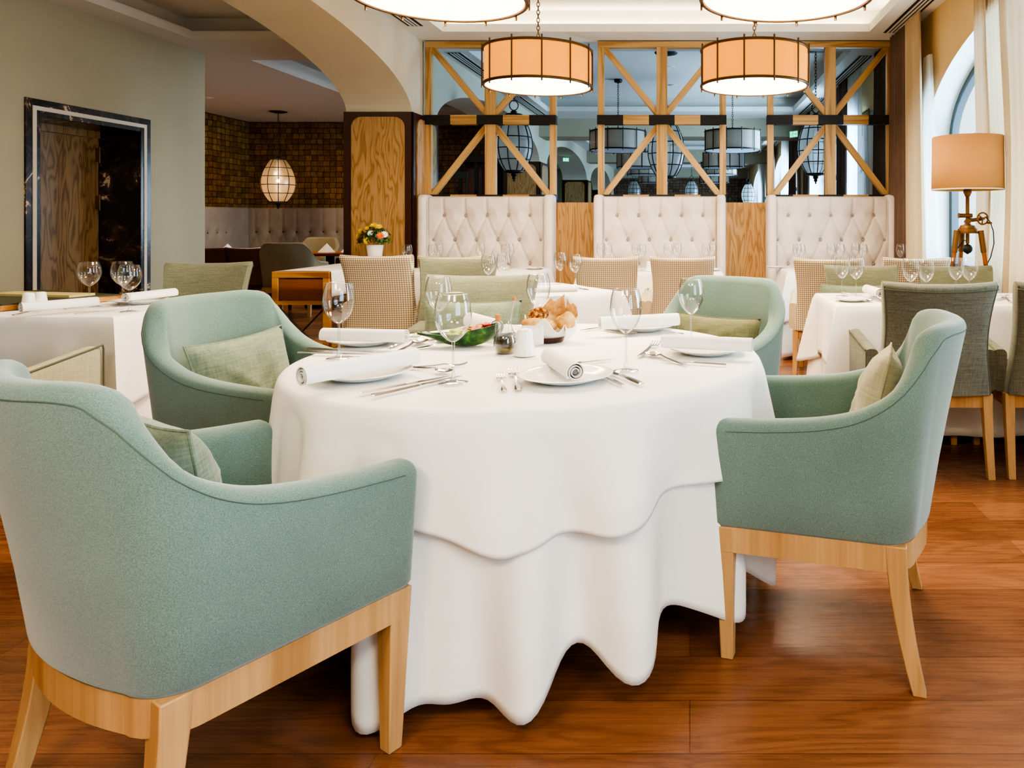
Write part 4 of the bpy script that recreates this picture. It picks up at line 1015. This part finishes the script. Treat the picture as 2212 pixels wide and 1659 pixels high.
# ------------------------------------------------------------------ glassware
def wine(label, loc, H=.235, W=.092, group='wine glasses', stem=None):
    t = thing('wine_glass', label, 'wine glass', loc, 0, group); b = H*.46
    bw = W/2
    pr = [(.004, b), (.012, b+.004), (bw*.62, b+.020), (bw*.88, b+.042), (bw, b+.066), (bw*.985, b+.085), (bw*.93, b+.105), (bw*.80, H)]
    G().lathe(smooth(pr), 32).lathe([(bw*.80, H), (bw*.80-.0012, H+.0006), (bw*.8-.002, H)], 32).build('bowl', 'clear_glass', t, ang=80)
    G().lathe([(.004, b+.002), (.0036, b-.02), (.0036, .03), (.0055, .012), (.012, .005)], 14).build('stem', 'stem_glass', t)
    G().lathe([(0, .0055), (.012, .005), (bw*.78, .002), (bw*.8, .0008), (bw*.78, 0)], 32).build('foot', 'stem_glass', t, ang=60)
    return t
def smooth(pr, n=5):
    out = []
    for i in range(len(pr)-1):
        p0, p1, p2, p3 = pr[max(0, i-1)], pr[i], pr[i+1], pr[min(len(pr)-1, i+2)]
        for k in range(n):
            t_ = k/n; f = lambda a, b, c, d: .5*((2*b)+(-a+c)*t_+(2*a-5*b+4*c-d)*t_**2+(-a+3*b-3*c+d)*t_**3)
            out.append((f(p0[0], p1[0], p2[0], p3[0]), f(p0[1], p1[1], p2[1], p3[1])))
    return out+[pr[-1]]
ZT = .7525
W0 = None
def wg(px, py, label, sc=1.0, Y=None, wsc=None):
    global W0
    p = PZ(px, py, ZT) if Y is None else Vector(((px-CX)/F*Y, Y, ZT))
    if W0 is None: W0 = wine(label, p); W0.scale = (sc,)*3; return W0
    return dup(W0, p, 0, label, 'wine glasses', (wsc or sc, wsc or sc, sc))
wg(732, 774, 'wine glass at the left of the round table by the crossed knives', 1.04, wsc=1.08)
wg(979, 827, 'wine glass nearest the camera, in front of the avocado boat', 1.04, wsc=1.08)
wg(1352, 801, 'wine glass between the front and right plates of the round table', 1.03)
wg(1493, 744, 'wine glass by the right back plate of the round table', 1.0)
wg(948, 735, 'wine glass at the back of the round table, behind the nearest glass', 1.0, wsc=1.04)
wg(1163, 722, 'wine glass behind the bread basket', 1.0, wsc=1.0)
wg(193, 668, 'wine glass alone on the left table near the oak door', .98, Y=3.82, wsc=1.12)
wg(265, 670, 'wine glass farther of the overlapping pair on the left table', .98, Y=3.86, wsc=1.12)
wg(280, 671, 'wine glass nearer of the overlapping pair on the left table', .96, Y=3.62, wsc=1.08)
for px, Y, s, lab in ((1210, 5.02, .92, 'wine glass left of the pair on the middle square table before the oak panel'), (1243, 4.86, .9, 'wine glass right of the pair on the middle square table before the checked chair'),
                      (1055, 4.62, .94, 'wine glass left of the pair in front of the sage linen chairs'), (1088, 4.66, .95, 'wine glass right of the pair in front of the sage linen chairs'),
                      (1819, 4.34, .93, 'wine glass left of the near pair on the right table'), (1849, 4.22, .97, 'wine glass right of the near pair on the right table'),
                      (1967, 4.05, .97, 'wine glass first from left behind the grey armchair back'), (2001, 4.1, .92, 'wine glass second from left behind the grey armchair back'),
                      (2065, 4.2, .95, 'wine glass third from left behind the grey armchair back'), (2094, 4.15, .96, 'wine glass fourth from left behind the grey armchair back')):
    wg(px, 0, lab, s*1.04, Y=Y)
bt_ = {0: 'left', 1: 'middle', 2: 'right'}
for b_, lst in enumerate([[(880, 6.5), (935, 6.55), (948, 6.75), (1038, 6.7), (1092, 6.6), (1101, 6.8)], [(1298, 6.75), (1313, 6.8), (1374, 6.8), (1386, 6.5), (1443, 6.75), (1463, 6.75), (1525, 6.8), (1538, 6.8)], [(1715, 6.75), (1730, 6.7), (1795, 6.75), (1815, 6.65), (1848, 6.8), (1864, 6.65), (1946, 6.7), (1965, 6.75)]]):
    for i, (px, Y) in enumerate(lst):
        if b_ == 2 and px < 1720: px, Y = 1722, 6.72
        wg(px, 0, 'small wine glass on the %s booth table, number %s from its left end' % (bt_[b_], ['one', 'two', 'three', 'four', 'five', 'six', 'seven', 'eight'][i]), .98, Y=Y, wsc=.9)
# ------------------------------------------------------------------ plates, napkins, cutlery
PL = None
def plate(p, label, R=.132):
    global PL
    if PL is None:
        t = G().lathe(smooth([(0, .004), (.07, .004), (.09, .006), (.11, .014), (.133, .020)])+[(.1335, .0215), (.13, .0225), (.108, .018), (.088, .010), (.07, .008), (0, .008)][0:], 56).lathe([(.07, .004), (.07, 0), (.062, 0), (.062, .004)], 40)
        PL = t.build('plate', 'ceramic', None, loc=p, ang=60); tag(PL, label, 'plate', 'white plates'); PL.scale = (R/.133,)*3; return PL
    return dup(PL, p, 0, label, 'white plates', R/.133)
NP = None
def napkin(p, q, label, L=.3, r=.022, zoff=0):
    """rolled napkin lying from p to q (Vectors on the table)"""
    global NP
    d = q-p; rz = math.atan2(d.y, d.x); c = (p+q)/2; c.z += zoff
    if NP is None:
        g = G(); prof = []; n = 64
        for k in range(n+1):
            a = 2*PI*2.6*k/n; rr = .006+.0165*k/n; prof.append((rr*math.cos(a), rr*math.sin(a)))
        o = []
        for x, z in prof: o.append((x, z))
        N_ = len(prof); th = .0021; ou = []
        for i in range(N_):
            x, z = prof[i]; l = math.hypot(x, z); ou.append((x*(1+th/l), z*(1+th/l)))
        poly = prof+ou[::-1]
        vs = []; fs = []
        m = len(poly)
        for xx in (-.15, -.149, .149, .15): vs += [(xx, a, b+.0225) for a, b in poly]
        for j in range(3):
            for i in range(m): k = (i+1) % m; fs.append((j*m+i, j*m+k, (j+1)*m+k, (j+1)*m+i))
        for i in range(N_-1):
            for j, flip in ((0, 0), (3, 1)):
                a, b, c2, d2 = j*m+i, j*m+i+1, j*m+m-2-i, j*m+m-1-i
                fs.append((a, b, c2, d2) if flip else (d2, c2, b, a))
        NP = thing('rolled_napkin', label, 'napkin', c, rz, 'rolled white napkins')
        G().add(vs, fs).build('roll', 'napkin_white', NP, ang=50)
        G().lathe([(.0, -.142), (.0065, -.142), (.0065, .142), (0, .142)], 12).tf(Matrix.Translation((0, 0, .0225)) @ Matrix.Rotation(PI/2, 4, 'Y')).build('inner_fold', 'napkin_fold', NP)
        NP.scale = (L/.3, r/.0225, r/.0225); return NP
    return dup(NP, c, rz, label, 'rolled white napkins', (L/.3, r/.0225, r/.0225))
def strip(g, st):  # stations (x, halfwidth, z, thick)
    rings = [[(x, w, z), (x, w*.6, z+h), (x, -w*.6, z+h), (x, -w, z), (x, -w*.6, z-h*.3), (x, w*.6, z-h*.3)] for x, w, z, h in st]
    return g.loft(rings)
def proto_fork():
    g = strip(G(), [(-.1, .004, .003, .003), (-.095, .0075, .003, .003), (-.06, .006, .003, .003), (0, .0032, .005, .0028), (.03, .003, .008, .0028), (.045, .006, .006, .002), (.055, .0125, .003, .0018), (.062, .0128, .0025, .0018)])
    for k in range(4):
        y = -.0105+.007*k; strip(G(), [(0, 0, 0, 0)]); g.tube([(.06, y, .003), (.075, y, .0028), (.09, y, .005), (.101, y, .010)], lambda t: .0017-.0007*t, 6)
    return g
def proto_spoon():
    g = strip(G(), [(-.1, .004, .003, .003), (-.095, .0075, .003, .003), (-.06, .006, .003, .003), (0, .0032, .006, .0028), (.03, .003, .010, .0028), (.045, .005, .008, .002)])
    def f(u, v):
        a = 2*PI*u; r = v; return (.07+.031*r*math.cos(a), .02*r*math.sin(a)*(1+.15*math.cos(a)), .002+.007*r*r)
    g.grid(f, 20, 6, True)
    def f2(u, v): p = f(u, v); return (p[0], p[1], p[2]-.0012)
    return g.grid(f2, 20, 6, True)
FK = SP = KN = None
def cut(kind, a, b, label, z=ZT):
    """a = handle end pixel, b = tip pixel"""
    global FK, SP, KN
    zz = z+.001; p, q = PZ(a[0], a[1], zz), PZ(b[0], b[1], zz); d = q-p; rz = math.atan2(d.y, d.x); c = (p+q)/2; c.z = zz
    grp = {'f': 'forks', 's': 'spoons', 'k': 'knives'}[kind]
    src = {'f': FK, 's': SP, 'k': KN}[kind]
    if src is None:
        if kind == 'f': FK = tag(proto_fork().build('fork', 'silver', None, loc=c, rot=(0, 0, rz)), label, 'fork', grp)
        elif kind == 's': SP = tag(proto_spoon().build('spoon', 'silver', None, loc=c, rot=(0, 0, rz)), label, 'spoon', grp)
        else:
            KN = thing('knife', label, 'knife', c, rz, grp)
            strip(G(), [(-.11, .003, .004, .003), (-.107, .0065, .004, .004), (-.06, .0065, .004, .004), (-.005, .0052, .004, .0035), (.0, .005, .004, .003)]).build('handle', 'silver', KN)
            G().loft([[(x, -w0, .003), (x, w, .0034), (x, w, .0044), (x, -w0, .005)] for x, w, w0 in ((0, .004, .004), (.012, .008, .004), (.07, .0085, .004), (.1, .006, .0038), (.112, .0005, .0035))]).build('blade', 'silver_blade', KN)
        return
    dup(src, c, rz, label, grp, max(.95, min(1.32, d.length/.2)))
V = Vector
def onp(px, py, dz=0): p = PZ(px, py, ZT+dz); p.z = ZT+dz; return p
# settings on the round table
plate(onp(1222, 821), 'white plate at the front of the round table under a short napkin roll'); napkin(onp(1190, 788, .012), onp(1241, 822, .012), 'rolled napkin on the front plate pointing at the camera', .27, .025)
plate(onp(785, 815), 'white plate at the near left under the long napkin roll'); napkin(onp(672, 832, .022), onp(880, 792, .022), 'long rolled napkin lying across the near left plate', .34, .026)
plate(onp(792, 742), 'white plate at the far left of the round table'); napkin(onp(708, 738, .022), onp(868, 742, .022), 'rolled napkin across the far left plate', .31, .024)
plate(onp(1527, 762), 'white plate at the right rim of the round table'); napkin(onp(1442, 754, .022), onp(1614, 762, .022), 'rolled napkin across the right rim plate', .30, .024)
plate(onp(1385, 712), 'white plate at the back right of the round table'); napkin(onp(1310, 714, .022), onp(1450, 706, .022), 'rolled napkin across the back right plate', .32, .027)
plate(onp(1055, 722), 'white plate behind the avocado boat'); napkin(onp(1020, 708, .022), onp(1070, 724, .022), 'rolled napkin end-on behind the avocado boat', .26, .03)
cut('f', (1092, 857), (1078, 804), 'fork left of the front plate, outer of two'); cut('f', (1122, 850), (1107, 798), 'fork left of the front plate, inner of two')
cut('k', (1350, 838), (1275, 802), 'knife right of the front plate, lower of two'); cut('k', (1382, 832), (1300, 798), 'knife right of the front plate, upper of two')
cut('k', (785, 852), (960, 818), 'knife below the long napkin, farther of two'); cut('k', (812, 858), (985, 818), 'knife below the long napkin, nearer of two')
cut('s', (880, 794), (965, 806), 'spoon beyond the long napkin pointing at the nearest glass'); cut('f', (884, 797), (992, 790), 'fork beyond the long napkin behind the glass stem')
cut('k', (650, 765), (790, 768), 'knife at the left rim of the round table, nearer of two'); cut('k', (668, 757), (800, 763), 'knife at the left rim of the round table, farther of two')
cut('f', (842, 752), (905, 726), 'fork by the far left plate, farther from the camera'); cut('s', (845, 768), (918, 738), 'spoon leaning beyond the far left plate'); cut('f', (932, 748), (862, 764), 'fork crossing under the spoon at the far left plate')
cut('f', (1380, 774), (1420, 742), 'fork left of the right rim plate'); cut('s', (1482, 790), (1400, 766), 'spoon before the right rim plate'); cut('k', (1560, 790), (1440, 782), 'knife before the right rim plate'); 
cut('k', (1330, 704), (1262, 714), 'knife beside the back right plate'); cut('f', (1470, 722), (1405, 714), 'fork before the back right plate'); cut('s', (1300, 712), (1372, 726), 'spoon before the back right plate under the glass')
cut('f', (958, 728), (902, 716), 'fork at the back rim behind the nearest glass'); cut('k', (1220, 790), (1290, 782), 'dessert knife behind the front plate'); cut('s', (925, 722), (962, 740), 'spoon at the back rim beside the avocado boat')
# left table
napkin(PZ(72, 674, ZT+.02), PZ(185, 664, ZT+.02), 'rolled napkin at the front of the left table', .3, .024); napkin(PZ(282, 652, ZT+.02), PZ(366, 642, ZT+.02), 'rolled napkin at the back of the left table', .3, .024)
cut('k', (170, 679), (255, 670), 'knife at the front edge of the left table'); cut('f', (150, 668), (225, 662), 'fork beside the lone glass on the left table'); cut('s', (330, 655), (250, 655), 'spoon behind the glass pair on the left table'); cut('f', (28, 682), (95, 670), 'fork beside the front napkin of the left table'); cut('k', (440, 642), (360, 650), 'knife near the back edge of the left table'); cut('f', (335, 650), (415, 645), 'fork near the back napkin of the left table')
plate(PZ(300, 655, ZT), 'white plate under the back napkin of the left table')
# middle table
napkin(PZ(1160, 634, ZT+.02), PZ(1236, 632, ZT+.02), 'rolled napkin on the middle square table behind the bread', .26, .024); plate(PZ(1186, 617, ZT), 'small white plate on the middle square table', .085); cut('k', (1268, 627), (1235, 623), 'knife beside the napkin on the middle square table')
# right table
napkin(PZ(1870, 633, ZT+.02), PZ(1905, 645, ZT+.02), 'rolled napkin on the right table beside the glasses', .26, .026); plate(PZ(1838, 650, ZT), 'small white plate on the right table', .09)
cut('f', (1905, 652), (1884, 641), 'fork on the right table near the grey armchair'); cut('s', (1852, 645), (1880, 652), 'spoon on the right table beside the small plate'); cut('k', (1826, 634), (1852, 638), 'knife on the right table behind the glasses'); cut('f', (2186, 655), (2166, 642), 'fork at the far right of the right table')
cut('k', (2180, 640), (2150, 650), 'knife at the far right of the right table')
for px, Y, lab in ((1170, 6.75, 'small plate at the right end of the left booth table'), (1430, 6.7, 'small plate on the middle booth table behind the chairs'), (1553, 6.55, 'small plate at the right end of the middle booth table'), (1690, 6.9, 'small plate on the left of the right booth table')):
    plate(V(((px-CX)/F*Y-.06, Y, ZT)), lab, .09)
cut('f', (1150, 578), (1172, 582), 'fork on the left booth table'); 
# shakers
SK = None
def shaker(p, label, s=1):
    global SK
    if SK is None:
        SK = thing('shaker', label, 'shaker', p, 0, 'white ceramic shakers', s)
        G().lathe(smooth([(0, 0), (.03, .0), (.0335, .006), (.030, .025), (.0255, .055), (.0235, .078)])+[(.021, .083), (.012, .086), (0, .087)], 32).build('body', 'ceramic', SK, ang=60)
        g = G()
        for k in range(5): a = 2*PI*k/5; g.lathe([(0, .0872), (.0012, .0872)], 6, (.008*math.cos(a), .008*math.sin(a), 0))
        g.build('pour_holes', 'vent_dark', SK); return SK
    return dup(SK, p, 0, label, None, s)
shaker(onp(1134, 768), 'white shaker on the round table beside the oil bottle', 1.04); shaker(PZ(62, 669, ZT), 'white shaker on the left table, left of its pair'); shaker(PZ(88, 666, ZT), 'white shaker on the left table, right of its pair', .98)
shaker(V(((1402-CX)/F*6.45, 6.45, ZT)), 'white shaker on the middle booth table between the two chairs')
# cruet
t = thing('oil_bottle', 'glass oil bottle with slanted spout half full of dark dressing', 'bottle', onp(1092, 762), 0, None)
def shift(pr, k0, dx):  # lean the neck towards +x
    pass
prof = smooth([(.0, .0), (.028, .0), (.036, .012), (.0395, .032), (.034, .058), (.022, .08), (.0135, .1), (.0085, .13), (.006, .155), (.0055, .178)])
g = G(); n = 28
rings = [[(r*math.cos(2*PI*j/n)+.03*max(0, (z-.07)/.11)**1.2, r*math.sin(2*PI*j/n), z+.001) for j in range(n)] for r, z in prof]
g.loft(rings, False).build('bottle_body', 'stem_glass', t, ang=80)
G().lathe([(0, .002), (.026, .002), (.0345, .013), (.0355, .02), (0, .0201)], 28).build('oil_layer', 'oil_olive', t, ang=60)
G().lathe([(.0355, .0202), (.0382, .032), (.036, .05), (0, .0501)], 28).build('vinegar_layer', 'oil_dark', t, ang=60)
g = G().lathe(smooth([(.013, .055), (.010, .085), (.007, .105), (.0075, .118), (.0, .12)]), 16, (-.026, .004, 0)); g.build('side_neck', 'stem_glass', t)
G().lathe([(0, .106), (.0085, .106), (.0095, .128), (0, .13)], 14, (-.026, .004, 0)).build('cork', 'cork_tan', t); G().ball((.03, 0, .182), .0075, 10, 8).build('spout_stopper', 'cork_tan', t)
# avocado boat of salad
t = thing('salad_boat', 'green avocado-shaped dish filled with salad', 'salad', onp(1008, 748), .12, None)
L, Wd, Hh = .115, .06, .058
def hull(u, v):
    a = 2*PI*u; b = v; r = math.sin(PI/2*b)**.7; x = math.cos(a); y = math.sin(a)
    px = x*L*r; rim = Hh*(1-math.cos(PI/2*b))**.8+.0
    rim *= 1+.35*x*r*(x > 0)-.15*(1-x)*r*(x < 0)
    px += -.055*b**6*max(0, -x)**6; rim += .004*b**6*max(0, -x)**6
    return (px, y*Wd*r*(1-.35*max(0, -x)**2*r), rim+.001)
G().grid(hull, 48, 14, True).build('skin', 'avocado_skin', t, ang=180, solid=.006)
rnd = random.Random(5)
sal = [(-.03, -.005, .042, .032, 'lettuce'), (-.055, .01, .036, .02, 'lettuce'), (.0, -.02, .048, .02, 'lettuce'), (.0, .02, .052, .022, 'salad_meat'), (.025, .0, .06, .02, 'salad_meat'), (.05, .01, .068, .018, 'salad_meat'), (.045, -.015, .064, .014, 'salad_meat'), (.07, -.005, .076, .012, 'pepper_red'), (.035, -.028, .06, .012, 'salad_meat'), (-.01, .03, .05, .016, 'pepper_red')]
for (x, y, z, r, m) in sal:
    ph = rnd.uniform(0, 6)
    G().ball((x, y, z), r, 16, 10, (1.3, 1, .6), lambda d: 1+.18*math.sin(7*d.x+ph)*math.sin(6*d.y+ph)+.1*math.sin(13*d.z)).build({'lettuce': 'lettuce_leaf', 'salad_meat': 'salad_piece', 'pepper_red': 'red_pepper'}[m], m, t)
# bread basket
bp = onp(1185, 737)
t = thing('bread_basket', 'white napkin-lined basket for bread on the round table', 'basket', bp, 0, None)
def liner(u, v):
    a = 2*PI*u; r = lerp(.05, .092, v)+.006*v*math.sin(5*a+1); z = .004+.062*v+v*v*(.018*math.sin(4*a+2.2)+.012*math.sin(7*a))
    return (r*math.cos(a)*1.02, r*math.sin(a)*.85, z)
G().grid(liner, 64, 12, True).build('cloth_liner', 'napkin_white', t, ang=180, solid=.003)
G().lathe([(0, .002), (.055, .002), (.062, .02)], 32).build('basket_base', 'dark_clad', t)
g = G().grid(lambda u, v: (lerp(-.08, .0, u), -.083-.01*v+.0, .07-.075*v+.02*abs(u-.5)*v), 8, 6)
g.build('cloth_flap', 'napkin_white', t, ang=180, solid=.002)
G().grid(lambda u, v: (lerp(.07, .1, u), lerp(-.05, .01, u), .075-.07*v*(1-.5*u)), 6, 6).build('cloth_flap', 'napkin_white', t, ang=180, solid=.002)
GBR = 'breads in the basket'
def bread(label, nm, mat, c, r, sc, rot, seed, k=.12):
    rnd = random.Random(seed); p = [rnd.uniform(0, 6) for _ in range(3)]
    o = G().ball((0, 0, 0), r, 24, 14, sc, lambda d: 1+k*math.sin(4*d.x+p[0])*math.cos(3*d.z+p[1])+k*.5*math.sin(9*d.y+p[2])).build(nm, mat, None, loc=bp+V(c), rot=rot, ang=180)
    return tag(o, label, 'bread', GBR)
bread('seeded dark bread slice at the left of the basket', 'seeded_bread', 'seed_bread', (-.04, .01, .085), .042, (1, .45, 1.1), (0, .5, .2), 1)
bread('pale roll at the front left of the bread basket', 'bread_roll', 'bread_crust', (-.045, -.035, .065), .035, (1.2, .9, .7), (0, .1, .3), 2)
bread('small roll in the middle front of the bread basket', 'bread_roll', 'bread_crust', (0, -.03, .06), .03, (1.2, .9, .8), (0, -.1, 0), 3)
bread('round baguette end at the right of the bread basket', 'baguette_end', 'bread_crust', (.068, -.02, .075), .032, (1.1, .9, 1), (0, -.5, .3), 4)
def crisp(label, poly, c, rot):
    n = 10; pts = []
    g = G(); m = len(poly)
    def f(u, v):
        k = u*m; i = int(k) % m; fr = k-int(k); x = lerp(poly[i][0], poly[(i+1) % m][0], fr); z = lerp(poly[i][1], poly[(i+1) % m][1], fr)
        x, z = x*v, z*v; return (x, .014*math.sin(x*40)+.01*math.cos(z*50), z)
    o = g.grid(f, m*6, 8, True).build('flatbread_crisp', 'bread_crust', None, loc=bp+V(c), rot=rot, ang=180, solid=.004); return tag(o, label, 'bread', GBR)
crisp('large golden flatbread crisp standing in the middle of the bread basket', [(-.075, -.05), (-.055, -.01), (-.03, .022), (-.018, .035), (-.004, .052), (.004, .042), (.012, .04), (.03, .056), (.044, .068), (.042, .045), (.045, .02), (.056, -.01), (.06, -.05)], (.012, .01, .105), (-.15, 0, .05))
crisp('narrow curled flatbread crisp at the right of the bread basket', [(-.03, -.05), (-.022, -.01), (-.012, .02), (-.003, .05), (.003, .028), (.014, .034), (.022, .02), (.026, -.01), (.02, -.05)], (.072, .015, .105), (-.1, 0, -.4))
# flower pot
fp = V(((810-CX)/F*6.82, 6.82, .802))
t = thing('flower_pot', 'white flower pot with yellow, white and orange blooms on the sideboard', 'flowers', fp)
G().lathe([(0, 0), (.05, 0), (.056, .01), (.075, .165), (.071, .168), (.066, .155), (0, .15)], 28).build('pot', 'ceramic', t)
rnd = random.Random(9); g = G()
for k in range(520):
    a = rnd.uniform(0, 2*PI); e = rnd.uniform(-.25, 1.4); r = rnd.uniform(.07, .15); d = V((math.cos(a)*math.cos(e), math.sin(a)*math.cos(e), math.sin(e)))
    c = V((0, 0, .215))+V((d.x*r*1.05, d.y*r, d.z*r*.8)); s = rnd.uniform(.014, .026); u = d.orthogonal().normalized(); u.rotate(Matrix.Rotation(rnd.uniform(0, 6), 3, d)); w_ = d.cross(u)
    g.add([c-u*s, c+w_*s*.4+d*.006, c+u*s+d*.008, c-w_*s*.4+d*.006], [(0,1,2,3)])
g.build('foliage', 'leaf_green', t, ang=10)
def bloom(c, r, mat, npet=12):
    c = V(c); ctr = V((0, 0, .2)); d = (c-ctr); d.y -= .10; d = d.normalized(); u = d.orthogonal().normalized(); w_ = d.cross(u); g = G()
    for k in range(npet):
        a = 2*PI*k/npet; q = u*math.cos(a)+w_*math.sin(a); s = q.cross(d)
        g.add([c, c+q*r*.6+s*r*.22, c+q*r+d*.006, c+q*r*.6-s*r*.22], [(0,1,2,3)])
        g.add([c+d*.004, c+q*r*.35+s*r*.15+d*.008, c+q*r*.6+d*.016, c+q*r*.35-s*r*.15+d*.008], [(0,1,2,3)])
    g.ball(c+d*.006, r*.2, 8, 6); b = g.build('bloom', mat, t, ang=30); return b
for c, r, m in [((-.03, -.11, .21), .045, 'petal_yellow'), ((0, -.1, .28), .04, 'petal_white'), ((.09, -.1, .255), .045, 'petal_orange'), ((.115, -.07, .265), .045, 'petal_white'), ((-.005, -.02, .345), .05, 'petal_yellow'), ((-.1, -.07, .3), .035, 'petal_yellow'), ((.05, -.03, .335), .04, 'petal_yellow'), ((-.13, -.05, .25), .04, 'petal_yellow'), ((-.1, -.09, .22), .038, 'petal_rust'), ((-.075, -.08, .27), .03, 'petal_rust'), ((-.045, -.06, .32), .03, 'petal_yellow'), ((.03, -.115, .215), .03, 'petal_rust')]: bloom(c, r*.8, m)
# tall white bottle at far left edge
# ------------------------------------------------------------------ light
def area(name, loc, rot, sx, sy, power, color):
    l = bpy.data.lights.new(name, 'AREA'); l.shape = 'RECTANGLE'; l.size = sx; l.size_y = sy; l.energy = power; l.color = color
    o = bpy.data.objects.new(name, l); COL.objects.link(o); o.location = loc; o.rotation_euler = rot; return o
DAY = (.56, .80, 1.0); WARM = (1, .80, .56)
for i, y in enumerate(WIN):
    area('daylight', (3.0, y, 1.75), (0, math.radians(90), 0), 2.7, 4.4, (360, 480, 900, 700, 450)[i], DAY)
for x, y, e in ((-1.15, 5.62, 30), (.49, 5.62, 30), (-1.18, 3.5, 44), (.455, 3.5, 44), (-1.2, -.2, 40), (.5, -.2, 40)):  # last pair is added front fill behind the camera, without pendants
    l = bpy.data.lights.new('pendant_glow_and_fill', 'AREA'); l.shape = 'DISK'; l.size = .74; l.energy = e; l.color = WARM
    o = bpy.data.objects.new('pendant_glow_and_fill', l); COL.objects.link(o); o.location = (x, y, ZL-.005+(.035 if y == 3.5 else 0))
for x, y, e, c in ((-4.2, 3.6, 26, WARM), (-4.2, 10.2, 36, WARM), (-6.5, 10.5, 48, WARM), (-4.4, .6, 50, WARM), (-.4, -3, 34, WARM)):  # added warm fill to brighten aisle, alcove and foreground; no fixtures there
    area('ceiling_fill', (x, y, 2.95 if y > 8 or y < 0 else 3.15), (0, 0, 0), .5, .5, e, c)
l = bpy.data.lights.new('lantern_bulb', 'POINT'); l.energy = 10; l.color = (1, .66, .34); l.shadow_soft_size = .03
o = bpy.data.objects.new('lantern_bulb', l); COL.objects.link(o); o.location = (pl.x, 12.3, 1.78)
w = bpy.data.worlds.new('sky'); S.world = w; w.use_nodes = True; bg = w.node_tree.nodes['Background']
bg.inputs[0].default_value = (.78, .9, 1, 1); bg.inputs[1].default_value = 1.6
S.cycles.max_bounces = 8; S.cycles.glossy_bounces = 3; S.cycles.diffuse_bounces = 4
# ------------------------------------------------------------------ camera
cam = bpy.data.cameras.new('camera'); co = bpy.data.objects.new('camera', cam); COL.objects.link(co); S.camera = co
co.location = (0, 0, EYE); co.rotation_euler = (PI/2, 0, 0)
cam.sensor_fit = 'HORIZONTAL'; cam.sensor_width = 36; cam.lens = F/2212*36
cam.shift_x = (1106-CX)/2212; cam.shift_y = -(829.5-CY)/2212; cam.clip_start = .05; cam.clip_end = 200
S.view_settings.view_transform = 'Filmic' if False else 'AgX'
S.view_settings.look = 'AgX - High Contrast'
S.view_settings.exposure = 0.1
